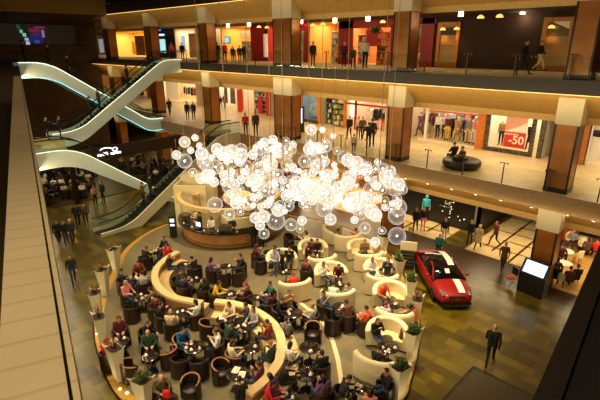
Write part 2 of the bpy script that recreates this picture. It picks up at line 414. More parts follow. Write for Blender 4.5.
def mk_backsofa():
    # wide, gently bowed booth sofa with a tall back whose ends rise to soft points
    t = thing('booth_sofa', 'x', 'sofa'); RR = 1.75; c = (0, RR - .42, 0); A0, A1 = math.radians(-118), math.radians(-62); top = lambda q: .98 + .16 * abs(2 * q - 1) ** 4
    b = MB(); b.arcwall(RR - .20, RR, .06, top, A0, A1, 30, c=c, flare=.05); b.build('backrest', CREAM, t)
    n = 30; r = MB(); r.tube([(c[0] + (RR - .06) * math.cos(A0 + (A1 - A0) * i / n), c[1] + (RR - .06) * math.sin(A0 + (A1 - A0) * i / n), top(i / n)) for i in range(n + 1)], .10, 10); r.build('top_roll', CREAM, t)
    s = MB(); s.arcwall(RR - .78, RR - .19, .06, .44, A0 + .04, A1 - .04, 26, c=c); s.build('seat', CREAM_D, t)
    p = MB(); p.arcwall(RR - .72, RR - .03, 0, .06, A0, A1, 24, c=c); p.build('plinth', BLK, t)
    return t
def mk_table(r=.33, top=None):
    t = thing('cafe_table', 'x', 'table')
    b = MB(); b.lathe([(r - .02, .69), (r, .70), (r, .72), (r - .01, .73), (0, .73)], 24); b.lathe([(0, .69), (r - .02, .69)], 24); b.build('top', top or TTOP, t)
    b = MB(); b.lathe([(.035, .02), (.03, .69)], 12); b.build('stem', STEEL, t)
    b = MB(); b.lathe([(.24, 0), (.24, .015), (.04, .04), (0, .04)], 20); b.build('base', BLK, t)
    return t
def mk_cup():
    b = MB(); b.lathe([(.025, 0), (.04, .07), (.036, .07), (.022, .01), (0, .01)], 12); b.lathe([(.0, -.004), (.065, 0), (.07, .008), (.03, .006)], 12)
    h = [(.04 + .018 * math.sin(PI * i / 6), 0, .02 + .035 * i / 6) for i in range(7)]; b.tube(h, .005, 6)
    return tag(b.build('cup', WHITE), 'x', 'cup')
def mk_glass():
    b = MB(); b.lathe([(.026, 0), (.034, .13), (.031, .13), (.024, .01), (0, .01)], 12); return tag(b.build('drinking_glass', pane('tumbler_glass', (235, 240, 240), .6)), 'x', 'glass')
def mk_menu():
    b = MB(); b.box((0, 0, .006), (.24, .34, .012)); o = b.build('menu', PAPER); b = MB(); b.box((0, 0, .0135), (.17, .02, .003)); b.box((0, .08, .0135), (.17, .015, .003)); b.box((0, -.08, .0135), (.17, .015, .003)); b.build('printed_lines', M('print_grey', (150, 140, 125), .7), o); return tag(o, 'x', 'menu')
def mk_planter():
    t = thing('tall_planter', 'x', 'planter')
    b = MB(); V = []; n = 8
    for i in range(n + 1):
        k = i / n; w = .16 + .15 * k ** 1.4; z = 1.45 * k
        for j, (sx, s2) in enumerate(((-1, -1), (1, -1), (1, 1), (-1, 1))): V.append((sx * w, s2 * w * .75, z))
    Fc = [(i * 4 + j, i * 4 + (j + 1) % 4, i * 4 + 4 + (j + 1) % 4, i * 4 + 4 + j) for i in range(n) for j in range(4)] + [(3, 2, 1, 0)]
    b.add(V, Fc)
    for sx in (-1, 1):
        for s2 in (-1, 1): b.add([(sx * .31, s2 * .2325, 1.45), (sx * .37, s2 * .28, 1.58), (sx * .2, s2 * .2325, 1.45), (sx * .31, s2 * .12, 1.45)], [(0, 1, 2), (0, 1, 3)])
    b.build('pot', M('planter_cream', (228, 216, 180), .6, var=.04), t)
    s = MB(); s.box((0, 0, 1.40), (.55, .41, .02)); s.build('soil', M('soil', (46, 32, 20), .9), t)
    return t
def leafball(b, c, r, n, rr, seed, sq=.8):
    q = random.Random(seed)
    for _ in range(n):
        d = Vector((q.gauss(0, 1), q.gauss(0, 1), q.gauss(0, 1))).normalized() * r * q.uniform(.3, 1); d.z *= sq
        p = Vector(c) + d; u = Vector((q.gauss(0, 1), q.gauss(0, 1), q.gauss(0, .6))).normalized(); w = u.cross(Vector((q.gauss(0, 1), q.gauss(0, 1), 1))).normalized()
        a = rr * q.uniform(.7, 1.3); b.add([p - u * a, p + w * a * .45 + Vector((0, 0, a * .2)), p + u * a, p - w * a * .45 + Vector((0, 0, a * .2))], [(0, 1, 2, 3)])
LEAF = M('leaf_green', (62, 92, 34), .6, var=.35, scale=30); TWIG = M('dry_twig', (92, 62, 36), .8)
def plant(parent, kind, seed):
    q = random.Random(seed)
    if kind in ('green', 'mix'):
        b = MB(); leafball(b, (0, 0, 1.60), .24, 150, .07, seed); b.build('foliage', LEAF, parent)
    if kind in ('twigs', 'mix'):
        b = MB()
        for i in range(14):
            a = q.uniform(0, 6.28); r1 = q.uniform(.1, .32); h = q.uniform(.25, .6)
            b.tube([(.04 * math.cos(a), .04 * math.sin(a), 1.38), (.6 * r1 * math.cos(a), .6 * r1 * math.sin(a), 1.42 + h * .6), (r1 * math.cos(a + .3), r1 * math.sin(a + .3), 1.42 + h)], [.012, .009, .004], 5)
        b.build('dry_twigs', TWIG, parent)
        b = MB(); leafball(b, (0, 0, 1.70), .24, 34, .045, seed + 1); b.build('dried_flowers', M('dried_flower', (150, 96, 70), .8), parent)
# ------------------------------------------------------------------ setting: floors
TILE = tile_mat('stone_tiles', (118, 100, 22), (72, 59, 11), 1.25, .48, .28, .004, spec=.4, second=True)
LOUNGE = tile_mat('lounge_floor', (134, 122, 92), (122, 111, 84), 2.4, 2.4, .35, .006)
BAND = M('dark_stone', (66, 46, 24), .3); GTILE = tile_mat('gallery_tiles', (226, 200, 150), (216, 188, 136), 1.2, 1.2, .38, .004)
FASC = M('fascia_bronze_glass', (146, 118, 82), .4, .1); FASC_D = M('fascia_dark', (44, 34, 25), .4); SOFF = M('gold_plaster', (204, 164, 92), .6, var=.08, scale=3); LIP_M = M('soffit_lip', (222, 184, 116), .6, scale=14)
CAPM = M('capital_plaster', (214, 204, 182), .7, var=.03); BRONZE = M('bronze_panel', (158, 98, 34), .32, .35, scale=1.5, var=.25); BRONZE_D = M('bronze_edge', (36, 24, 16), .35, .3)
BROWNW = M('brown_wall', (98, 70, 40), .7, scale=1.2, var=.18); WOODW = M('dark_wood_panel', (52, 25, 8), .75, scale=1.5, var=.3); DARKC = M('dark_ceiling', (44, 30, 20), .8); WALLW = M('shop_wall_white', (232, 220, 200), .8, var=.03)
b = MB(); b.prism([(-84, -4), (6, -4), (6, 42), (-84, 42)], -.2, 0); struct(b.build('floor', TILE))
b = MB(); b.span(-40, 3, 22.7, 25.4, 0, .006); struct(b.build('trim_1', BAND))
# pale marble carpets with a dark grid in front of the far ground-floor shops
MARB = tile_mat('pale_marble', (222, 198, 148), (206, 180, 128), 1.5, 1.5, .2, .004)
def carpet(nm, x0, x1, y0, y1):
    b = MB(); b.span(x0, x1, y0, y1, 0, .008); o = struct(b.build(nm, MARB))
    g = MB(); nx = max(2, round((x1 - x0) / 1.35)); ny = max(2, round((y1 - y0) / 1.6))
    for i in range(1, nx):
        x = x0 + (x1 - x0) * i / nx; g.span(x - .07, x + .07, y0 + (.9 if i % 2 else 0), y1, .008, .011)
    for j in range(1, ny):
        y = y0 + (y1 - y0) * j / ny; g.span(x0 + (.0 if j % 2 else 1.2), x1, y - .07, y + .07, .008, .011)
    g.build('grid_lines', BAND, o); return o
carpet('floor_2', -18.2, -12.2, 25.4, 31.5); carpet('floor_3', -10.6, -6.6, 25.4, 36); carpet('floor_4', -36, -19.4, 25.4, 31)
WOODF = tile_mat('oak_floor', (206, 160, 92), (188, 142, 78), 1.6, .16, .35, .002)
b = MB(); b.span(-6.2, 4, 24.1, 33, 0, .01); struct(b.build('floor_5', WOODF))
b = MB(); b.span(-6.2, 4, 23.55, 24.1, 0, .012); struct(b.build('trim_2', BAND))
# lounge platform with its gold edge band
def spline(P, n=8):
    out = []; N = len(P)
    for i in range(N):
        p0, p1, p2, p3 = (Vector(P[(i + k) % N]) for k in (-1, 0, 1, 2))
        for j in range(n):
            t = j / n; out.append(.5 * ((2 * p1) + (-p0 + p2) * t + (2 * p0 - 5 * p1 + 4 * p2 - p3) * t * t + (-p0 + 3 * p1 - 3 * p2 + p3) * t ** 3))
    return out
EDGE = [(-23.3, 8.7), (-20.9, 6.95), (-18.9, 5.9), (-16.6, 5.15), (-13.4, 4.7), (-10.3, 5.8), (-7.9, 8.2), (-6.45, 11.4), (-6.75, 12.9), (-7.5, 14.7), (-8.6, 16.6), (-10.7, 19.0), (-13.4, 21.4), (-16.5, 22.6), (-20, 22.6), (-26.5, 20), (-27.5, 14.5), (-26, 11)]
EO = spline(EDGE); cen = Vector((-16, 13))
EI = [cen + (p - cen) * (1 - .42 / max(.1, (p - cen).length)) for p in EO]
b = MB(); b.prism(EO, 0, .07); struct(b.build('trim_3', M('gold_step', (196, 148, 58), .4, .1)))
b = MB(); b.prism(EI, 0, PZ); struct(b.build('floor_6', LOUNGE))
b = MB(); n = len(EO); b.tube([(p.x, p.y, .06) for p in EO], .035, 6, closed=True); struct(b.build('trim_4', BRONZE_D))
b = MB(); 
LN = [G(*p, PZ) for p in ((296, 300), (316, 315), (327, 328), (333, 342), (338, 360), (341, 380), (341, 402))]
for i in range(len(LN) - 1):
    d = (LN[i + 1] - LN[i]).normalized(); w = Vector((-d.y, d.x, 0)) * .09
    p, q = LN[i], LN[i + 1]; b.add([p - w, p + w, q + w, q - w, *[x + Vector((0, 0, .02)) for x in (p - w, p + w, q + w, q - w)]], [(0, 1, 2, 3), (7, 6, 5, 4), (0, 4, 5, 1), (1, 5, 6, 2), (2, 6, 7, 3), (3, 7, 4, 0)])
struct(b.build('trim_5', M('pale_inlay', (232, 210, 166), .4, var=.03)))
# small recessed lights in the gold edge band
LEDW = M('led_warm', (255, 226, 170), emit=9, var=0)
for k, px in enumerate(((97, 334), (101, 344), (106, 357), (111, 368), (120, 389), (127, 393), (406, 372), (409, 366), (412, 352), (404, 380))):
    q = G(*px, .075); b = MB(); b.lathe([(.05, 0), (.05, .012), (0, .014)], 10); o = b.build('step_light', LEDW, None, q)
    tag(o, 'tiny round light glowing in the gold edge of the lounge platform', 'light', 'step lights in the platform edge')
# ------------------------------------------------------------------ gallery slabs, fascias and soffits
X0, X1 = -82.0, 3.0
E1L = [(-82, 23), (-41.2, 23), (-40.9, 21.3), (-30.6, 21.3), (-30.2, 22.2), (-27.2, 22.4), (-24, 23), (3, 23)]
b = MB(); b.prism(E1L + [(3, 36), (-82, 36)], F1 - .35, F1); struct(b.build('floor_7', GTILE))
def fascia(nm, edge, z0, z1, mat):
    b = MB()
    for (xa, ya), (xb, yb) in zip(edge[:-1], edge[1:]):
        d = Vector((xb - xa, yb - ya, 0)).normalized(); n_ = Vector((d.y, -d.x, 0)) * .06
        b.add([(xa, ya, z0), (xb, yb, z0), (xb + n_.x, yb + n_.y, z0), (xa + n_.x, ya + n_.y, z0), (xa, ya, z1), (xb, yb, z1), (xb + n_.x, yb + n_.y, z1), (xa + n_.x, ya + n_.y, z1)], [(0, 1, 2, 3), (4, 5, 6, 7), (0, 1, 5, 4), (1, 2, 6, 5), (2, 3, 7, 6), (3, 0, 4, 7)])
    return struct(b.build(nm, mat))
fascia('trim_6', E1L, F1 - .80, F1 + .03, FASC)
b = MB(); b.span(X0, X1, 23, 36, F2 - .35, F2); struct(b.build('floor_8', tile_mat('upper_gallery_tiles', (206, 176, 120), (196, 166, 110), 1.2, 1.2, .7, .004, spec=.1)))
fascia('trim_7', [(-82, 23), (3, 23)], F2 - .60, F2 + .03, FASC_D)
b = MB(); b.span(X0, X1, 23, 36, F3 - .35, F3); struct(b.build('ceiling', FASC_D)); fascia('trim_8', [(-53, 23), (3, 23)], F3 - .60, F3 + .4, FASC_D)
def soffit(nm, x0, x1, zf):
    S = [(23.12, zf - .60), (23.12, zf - .36), (25.1, zf - .36), (25.1, zf - 1.78), (24.72, zf - 1.78)]
    b = MB(); b.extrude(S, x0, x1); o = struct(b.build(nm, SOFF))
    b = MB(); b.extrude([(24.69, zf - 2.08), (24.69, zf - 1.76), (24.8, zf - 1.74), (24.8, zf - 2.08)], x0, x1); b.build('lip', LIP_M, o)
for k, zf in enumerate((F1, F2, F3)): soffit('trim_%d' % (9 + k), X0, X1, zf)
for k, zf in enumerate((F1, F2, F3)):
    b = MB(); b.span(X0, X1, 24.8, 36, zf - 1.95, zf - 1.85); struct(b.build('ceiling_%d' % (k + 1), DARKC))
STRIP = M('led_strip_warm', (255, 206, 120), emit=2.2, var=0)
for zf, x0, x1 in ((F1, -58, 2), (F2, -58, 2), (F3, -58, 2)):
    # LED cove strip under the fascia, washing the sloped soffit
    t = thing('cove_light_strip', {F1: 'warm strip light under the first gallery edge', F2: 'warm strip light under the second gallery edge', F3: 'warm strip light under the topmost gallery edge'}[zf], 'light', (0, 22.99, zf - .62))
    b = MB(); b.span(x0, x1, -.02, .02, -.012, .012); b.build('diffuser', STRIP, t); b = MB(); b.span(x0, x1, -.035, .03, .012, .03); b.build('channel', BRONZE_D, t)
    for x in range(-57, 2, 6): light('AREA', (x + 3, 22.45, zf - 1.0), {F1: 22, F2: 30, F3: 7}[zf], (255, 222, 150), 6.0, .08, (x + 3, 24.0, zf - 1.25), name='cove_light')
DOWN = M('downlight_glow', (255, 232, 190), emit=14, var=0)
for k, px in enumerate(((405, 184), (427, 189), (451, 195), (475, 199), (500, 205.5), (530, 213), (566, 222), (592, 228))):
    p = GY(*px, 23.75); z = F1 - .60 - (23.75 - 23.12) / 1.6 * 1.18
    t = thing('downlight', 'small round downlight set in the gold soffit below the first gallery', 'light', (p.x, 23.75, z + .02), 0, 'downlights of the first gallery soffit')
    b = MB(); b.ball((0, -.02, 0), .1, 10, 6, sc=(1.3, .8, .6)); b.build('lens', DOWN, t); b = MB(); b.tube([(.15 * math.cos(a * PI / 8), .11 * math.sin(a * PI / 8) - .02, 0) for a in range(16)], .02, 6, closed=True); b.build('ring', BRONZE, t)
# ------------------------------------------------------------------ columns
def column(x, w, zf, k, dark=False):
    o = bpy.data.objects.new('column', None); COL.objects.link(o); o.location = (x + w / 2, YC + .47, zf); o['kind'] = 'structure'
    b = MB(); b.box((0, 0, 1.63), (w, .95, 3.26)); b.build('shaft', BRONZE, o)
    b = MB()
    for sx in (-1, 1):
        for s2 in (-1, 1): b.box((sx * (w / 2 - .03), s2 * .455, 1.63), (.09, .07, 3.25))
    if w > 1.4: b.box((0, -.475, 1.63), (.10, .04, 3.25))
    b.box((0, 0, .12), (w + .06, 1.0, .24)); b.build('edge_trim', BRONZE_D, o)
    b = MB(); b.box((0, 0, 3.98), (w + .07, 1.0, 1.44)); b.build('capital', CAPM, o)
for zf in (0, F1, F2):
    for x, w in ((-6.25, 1.0), (-15.5, 1.1), (-25.75, 1.9), (-35.2, 1.1), (-44.9, 1.1), (-54.6, 1.1), (-66, 1.1)): column(x, w, zf, 0)
# ------------------------------------------------------------------ near gallery (the one the photograph is taken from), end wall, roof
NX, NY = Vector((-.968, .252, 0)), Vector((.252, .968, 0))     # along the near edge to the left, across to the atrium
def near(s, t, z): return NX * s + NY * t + Vector((0, 0, z))
def nearbox(b, s0, s1, t0, t1, z0, z1, mi=0):
    P = [near(s, t, z) for z in (z0, z1) for s, t in ((s0, t0), (s1, t0), (s1, t1), (s0, t1))]
    return b.add(P, [(3, 2, 1, 0), (4, 5, 6, 7), (0, 1, 5, 4), (1, 2, 6, 5), (2, 3, 7, 6), (3, 0, 4, 7)], mi)
PAR = M('parapet_board', (222, 200, 158), .5, var=.06, scale=3)
nt = PAR.node_tree; w = nt.nodes.new('ShaderNodeTexWave'); w.inputs['Scale'].default_value = 2.6; w.inputs['Distortion'].default_value = .4; w.wave_profile = 'SAW'
tc = nt.nodes.new('ShaderNodeTexCoord'); mp = nt.nodes.new('ShaderNodeMapping'); mp.inputs['Rotation'].default_value = (0, 0, math.radians(20)); nt.links.new(tc.outputs['Object'], mp.inputs[0]); nt.links.new(mp.outputs[0], w.inputs['Vector'])
rr = nt.nodes.new('ShaderNodeValToRGB'); rr.color_ramp.elements[0].color = (.52, .52, .52, 1); rr.color_ramp.elements[1].position = .16; rr.color_ramp.elements[1].color = (1, 1, 1, 1); nt.links.new(w.outputs['Fac'], rr.inputs['Fac'])
mx = nt.nodes.new('ShaderNodeMix'); mx.data_type = 'RGBA'; mx.blend_type = 'MULTIPLY'; mx.inputs[0].default_value = .5
bs = nt.nodes['Principled BSDF']; old = bs.inputs['Base Color'].links[0].from_socket; nt.links.new(old, mx.inputs[6]); nt.links.new(rr.outputs['Color'], mx.inputs[7]); nt.links.new(mx.outputs[2], bs.inputs['Base Color'])
par = bpy.data.objects.new('trim_12', None); COL.objects.link(par); par['kind'] = 'structure'
b = MB(); nearbox(b, -.2, 15, -.180, -.030, 11.16, 11.20); b.build('coping_board', PAR, par)
b = MB(); nearbox(b, -.2, 15, -.030, -.022, 11.10, 11.185); b.build('shadow_gap', BLK, par)
b = MB(); nearbox(b, -.2, 15, -.022, -.006, 10.0, 11.198); b.build('outer_strip', PAR, par)
b = MB(); nearbox(b, -.2, 15, -.170, -.03, 10.0, 11.16); b.build('parapet_core', BROWNW, par)
b = MB(); nearbox(b, -9, 60, -8, -.02, F2 - .5, F2); struct(b.build('floor_9', M('near_carpet', (70, 50, 26), .8)))
b = MB(); nearbox(b, -9, 60, -8, -.02, F1 - .5, F1); struct(b.build('floor_10', GTILE))
b = MB(); nearbox(b, -9, 60, -8.3, -8, 0, 17); struct(b.build('wall_near', BROWNW))
b = MB(); nearbox(b, -9, 60, -8, -.02, F3 - .6, F3); struct(b.build('ceiling_4', SOFF))
b = MB(); b.span(-59, -58.6, 5, 24.2, 0, 17); struct(b.build('wall_end', BROWNW)); b = MB(); b.span(-82.3, -82, 20, 42, 0, 17); struct(b.build('wall_far', BROWNW))
b = MB(); b.span(2.6, 3, 10, 42, 0, 17); struct(b.build('wall_right', BROWNW))
b = MB(); b.extrude([(-52.5, 15.1), (-52.5, 17), (-52.1, 17), (-52.1, 15.1)], 6, 23, 'y'); struct(b.build('trim_13', SOFF))
b = MB(); b.extrude([(-52.5, 15.1), (-58.6, 14.25), (-58.6, 15.6), (-52.5, 15.6)], 6, 23, 'y'); struct(b.build('ceiling_5', BROWNW))
b = MB(); b.span(-84, 6, -12, 42, 19, 19.3); struct(b.build('ceiling_6', DARKC))
# ledge with dark cap in front of the end wall, and its video screen
b = MB(); b.span(-58.6, -57.6, 5, 23, 10.2, 12.0); struct(b.build('trim_14', BROWNW)); b = MB(); b.span(-58.6, -57.55, 5, 23, 12.0, 12.08); struct(b.build('trim_15', DARKC))
t = thing('video_screen', 'wide dark video screen with a small colourful picture on the brown end wall', 'screen', (-58.35, 17.6, 13.15))
b = MB(); b.box((0, 0, 0), (.16, 8.0, 2.15)); b.build('panel', M('screen_dark', (40, 38, 32), .35, emit=.03, ecol=(120, 110, 90)), t)
scr = [(-2.0, .75, .35, .5, (40, 90, 60)), (-1.8, .3, .3, .35, (120, 220, 190)), (-1.55, -.05, .35, .35, (170, 230, 220)), (-1.4, -.5, .4, .3, (190, 210, 240)), (-1.35, -.9, .4, .35, (220, 220, 250)), (-.4, -.35, 1.3, 1.0, (40, 40, 120)), (-.5, .45, 1.1, .35, (130, 40, 80)), (.35, .1, .3, .8, (150, 130, 190)), (-.35, .05, .7, .4, (90, 40, 70)), (-.4, -.75, .5, .3, (50, 90, 200)), (.1, .75, 1.1, .12, (190, 60, 90))]
for k, (y, z, dy, dz, c) in enumerate(scr):
    b = MB(); b.box((.09 + .002 * k, y + .2, z), (.01, dy, dz)); b.build('picture_patch', M('screen_patch_%d' % k, c, .5, emit=.55, var=0), t)
# ------------------------------------------------------------------ right dark parapet close to the camera and the booth roof below it
b = MB(); A = Vector((-.24, 1.27, 0)); Bv = Vector((-.35, 2.43, 0)); d = (Bv - A).normalized(); q = Vector((d.y, -d.x, 0))
PP = [A - d * .8, Bv + d * .22, Bv + d * .22 + q * 1.6, A - d * .8 + q * 1.6]
b.prism([(p.x, p.y) for p in PP], 10.0, 11.05); struct(b.build('wall_parapet', M('dark_parapet', (12, 9, 8), .7)))
b = MB(); e = [(p.x, p.y) for p in (A - d * .8 - q * .012, Bv + d * .22 - q * .012, Bv + d * .22 + q * .05, A - d * .8 + q * .05)]; b.prism(e, 11.0, 11.07); struct(b.build('trim_16', M('parapet_cap', (34, 20, 13), .5)))
t = thing('floor_mat', 'dark-edged grey entrance mat lying on the stone tiles', 'mat', (-4.1, 13.4, 0))
b = MB(); b.box((0, 0, .012), (2.5, 3.6, .024)); b.build('mat_field', M('mat_grey', (74, 62, 40), .9), t); b = MB()
for sx in (-1, 1): b.box((sx * 1.28, 0, .016), (.10, 3.76, .032))
for s2 in (-1, 1): b.box((0, s2 * 1.83, .016), (2.5, .10, .032))
b.build('mat_border', BLK, t)
# ------------------------------------------------------------------ glass balustrades with posts
GLS = pane('balustrade_glass', (250, 252, 250), .997)
def balustrade(label, xs, y, zf, x0, x1, dark):
    t = thing('glass_balustrade', label, 'balustrade', (0, y, zf))
    for x in xs:
        b = MB(); b.box((x, 0, .55), (.05, .05, 1.1)); b.box((x, .0, 1.08), (.42, .05, .035)); b.box((x - .18, 0, 1.02), (.03, .04, .10)); b.box((x + .18, 0, 1.02), (.03, .04, .10)); b.build('post', dark, t)
    e = [x0] + list(xs) + [x1]
    for a, c in zip(e[:-1], e[1:]):
        if c - a > .3: b = MB(); b.box(((a + c) / 2, 0, .50), (c - a - .12, .012, .96)); b.build('glass_panel', GLS, t)
PM = M('post_bronze', (70, 62, 50), .35, .6)
balustrade('glass balustrade with short-armed posts along the first gallery edge', [-3.9 - 2.15 * k for k in range(10)], 23.2, F1, -26, 2, PM)
balustrade('glass balustrade with short-armed posts along the upper gallery edge', [-3.6 - 2.4 * k for k in range(15)], 23.2, F2, -38, 2, PM)
# ------------------------------------------------------------------ escalators
WPAN = M('escalator_panel', (206, 216, 202), .45, var=.04, emit=.06, ecol=(204, 236, 214)); UND = M('escalator_underside', (60, 46, 26), .7); STEP = M('escalator_steps', (46, 44, 42), .4, .6); RUB = M('rubber_handrail', (18, 17, 17), .4)
def escalator(label, x, ya, za, yb, zb, flat0, flat1, led, W=1.35):
    # runs along Y from (ya, za) to (yb, zb); flat0/flat1 = level landings outside the ramp; x = its +X face
    t = thing('escalator', label, 'escalator', (x - W / 2, (ya + yb) / 2, min(za, zb)))
    o = t.location
    L = [(ya - flat0, za), (ya, za), (yb, zb), (yb + flat1, zb)]
    def rnd(P, off):
        out = [P[0]]
        for i in (1, 2):
            a, p, c = (Vector(P[j]) for j in (i - 1, i, i + 1)); l = min(1.3, (p - a).length * .6, (c - p).length * .4)
            s0, s1 = p + (a - p).normalized() * l, p + (c - p).normalized() * l
            for k in range(7): u = k / 6; out.append(tuple(s0 * (1 - u) ** 2 + p * 2 * u * (1 - u) + s1 * u * u))
        out.append(P[3]); return [(q[0], q[1] + off) for q in out]
    C = rnd(L, 0)
    def strip(b, z0, z1, xa, xb, mi=0):
        V = []; Fc = []; n = len(C)
        for y, z in C:
            for xx, zz in ((xa, z0), (xb, z0), (xb, z1), (xa, z1)): V.append((xx, y - o.y, max(zz + z, .0 if min(za, zb) < .1 else -9) - o.z))
        for i in range(n - 1):
            for k in range(4): Fc.append((i * 4 + k, i * 4 + 4 + k, i * 4 + 4 + (k + 1) % 4, i * 4 + (k + 1) % 4))
        Fc += [(0, 1, 2, 3), (n * 4 - 1, n * 4 - 2, n * 4 - 3, n * 4 - 4)]
        b.add(V, Fc, mi)
    for s in (1, -1):
        b = MB(); strip(b, -.88, .24, s * (W / 2 - .06), s * (W / 2)); b.build('side_panel', WPAN if led is not LEDN else M('escalator_cream', (206, 200, 170), .5, var=.04), t)
        b = MB(); strip(b, .24, .95, s * (W / 2 - .10), s * (W / 2 - .085)); b.build('glass_panel', pane('escalator_glass', (244, 250, 246), .95), t)
        b = MB(); b.tube([(s * (W / 2 - .09), y - o.y, z + .98 - o.z) for y, z in C], .045, 8); b.build('handrail', RUB, t)
    b = MB(); strip(b, -.86, -.80, -W / 2 + .06, W / 2 - .06); b.build('underside', UND, t)
    b = MB(); strip(b, -.1, .0, -W / 2 + .12, W / 2 - .12)
    n = int(abs(zb - za) / .2)
    for i in range(n):
        k = (i + .5) / n; b.box((0, ya + (yb - ya) * k - o.y, za + (zb - za) * k - o.z), (W - .26, .36, .2))
    b.build('steps', STEP, t)
    b = MB(); b.tube([(W / 2 + .05, y - o.y, z + .25 - o.z) for y, z in C], .012, 6); b.build('light_strip', led, t)
    if led is LEDG:
        b = MB(); b.tube([(W / 2 + .02, y - o.y, z - .86 - o.z) for y, z in C], .012, 6); b.build('lower_light_strip', LEDC, t)
    return t
LEDG = M('led_cool', (226, 246, 224), emit=4, var=0); LEDC = M('led_cyan', (110, 225, 235), emit=3, var=0); LEDN = M('led_dim', (240, 236, 200), emit=.5, var=0); LEDS = M('led_soft', (240, 240, 200), emit=3, var=0)
escalator('white lit escalator descending from the upper near gallery to the first gallery', -39.4, 12.2, F2, 20.0, F1, 2.0, 1.5, LEDG)
escalator('white escalator climbing from the first gallery to the upper far gallery', -37.9, 13.2, F1, 21.2, F2, 2.0, 1.9, LEDS)
escalator('cream escalator descending from the lower left landing to the ground floor', -31.5, 10.5, F1, 17.6, .02, 2.6, 1.2, LEDS)
escalator('escalator climbing from the ground floor behind the left bench to first gallery', -28.5, 12.2, .02, 20.2, F1, 1.9, 2.0, LEDN)
b = MB(); b.prism([(-37.9, 9.55), (-35.6, 9.0), (-35.6, 11.3), (-37.9, 11.3)], F1 - .5, F1); b.prism([(-42.5, 10.7), (-39.5, 9.9), (-39.5, 10.2), (-42.5, 10.9)], F2 - .5, F2); struct(b.build('floor_11', GTILE))
# ------------------------------------------------------------------ curved benches
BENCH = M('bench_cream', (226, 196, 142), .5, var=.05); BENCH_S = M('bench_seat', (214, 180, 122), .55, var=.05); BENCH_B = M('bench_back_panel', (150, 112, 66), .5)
def bench(label, pts, inner, outer=None):
    # double-sided curved bench: a cream backrest wall with a cushioned seat along its inner side
    P = [Vector((p[0], p[1], 0)) for p in pts]; C = []
    for i in range(len(P) - 1):
        p0, p1, p2, p3 = P[max(0, i - 1)], P[i], P[i + 1], P[min(len(P) - 1, i + 2)]
        for j in range(6):
            u = j / 6; C.append(.5 * ((2 * p1) + (-p0 + p2) * u + (2 * p0 - 5 * p1 + 4 * p2 - p3) * u * u + (-p0 + 3 * p1 - 3 * p2 + p3) * u ** 3))
    C.append(P[-1]); n = len(C); mid = C[n // 2]
    t = thing('curved_bench', label, 'bench', (mid.x, mid.y, PZ))
    def ribbon(w0, w1, z0, z1, nm, mat):
        V = []; Fc = []
        for i, p in enumerate(C):
            d = (C[min(n - 1, i + 1)] - C[max(0, i - 1)]).normalized(); q = Vector((-d.y, d.x, 0)) * inner
            for w, z in ((w0, z0), (w1, z0), (w1, z1), (w0, z1)): V.append((p.x + q.x * w - mid.x, p.y + q.y * w - mid.y, z))
        for i in range(n - 1):
            for k in range(4): Fc.append((i * 4 + k, i * 4 + 4 + k, i * 4 + 4 + (k + 1) % 4, i * 4 + (k + 1) % 4))
        Fc += [(0, 1, 2, 3), (n * 4 - 1, n * 4 - 2, n * 4 - 3, n * 4 - 4)]
        MB().add(V, Fc).build(nm, mat, t)
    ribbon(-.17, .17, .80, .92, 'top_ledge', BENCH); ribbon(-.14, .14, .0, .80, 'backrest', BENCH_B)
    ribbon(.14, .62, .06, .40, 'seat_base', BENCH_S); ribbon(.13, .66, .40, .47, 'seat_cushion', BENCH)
    if outer:
        C, n = C[outer[0]:outer[1]], outer[1] - outer[0]
        ribbon(-.62, -.14, .06, .40, 'outer_seat_base', BENCH_S); ribbon(-.66, -.13, .40, .47, 'outer_seat_cushion', BENCH)
    return t
BL = [G(*p, PZ + .92) for p in ((178, 251), (166, 258), (156.5, 268), (155, 279), (162, 290), (176, 297), (202, 302))]
BR = [G(*p, PZ + .92) for p in ((215, 300.5), (233, 302.5), (250, 307.5), (264, 315), (275, 325), (281, 338), (280, 357), (273, 370), (262, 382), (249, 392.5))]
bench('left curved cream bench, open towards the bar', BL, 1)
bench('right curved cream bench sweeping round towards the viewer', BR, -1, (26, 52))
# ------------------------------------------------------------------ seating clusters
HS = 1.22
def P2(v): return Vector((v[0], v[1], PZ))
SEATED = []; SEATPOS = []; TABPOS = []; SOFAPOS = []; SOFAINFO = {}; BOOTHP = []
def polyline(pts): return [Vector((p.x, p.y, 0)) for p in pts]
BENCHES = [(polyline(BL), 1, False), (polyline(BR), -1, True)]
def near_bench(Q):
    best = None
    for P, inner, outer in BENCHES:
        for a, b_ in zip(P[:-1], P[1:]):
            ab = b_ - a; u = max(0, min(1, (Vector((Q.x, Q.y, 0)) - a).dot(ab) / ab.length_squared)); c = a + ab * u
            nrm = Vector((-ab.y, ab.x, 0)).normalized() * inner; w = Vector((Q.x, Q.y, 0)) - c; dd = w.length
            if best is None or dd < best[0]: best = (dd, c, nrm, w.dot(nrm) > 0, outer)
    return best
def settle(Q, mine=None):
    Q = Q.copy()
    for _ in range(30):
        for o, rad in [(p, .76) for p in SEATPOS] + [(p, .36 + r) for p, r in TABPOS] + [(p, 1.25) for p in SOFAPOS]:
            w = Vector((Q.x - o.x, Q.y - o.y, 0))
            if w.length < rad: Q += (w.normalized() if w.length > 1e-3 else Vector((1, 0, 0))) * (rad - w.length) * .6
        dd, c, nrm, inn, outer = near_bench(Q); lim = 1.08 if (inn or outer) else .60
        if dd < lim: w = Vector((Q.x, Q.y, 0)) - c; Q += (nrm if inn else -nrm) * (lim - dd) * .6
    return Q
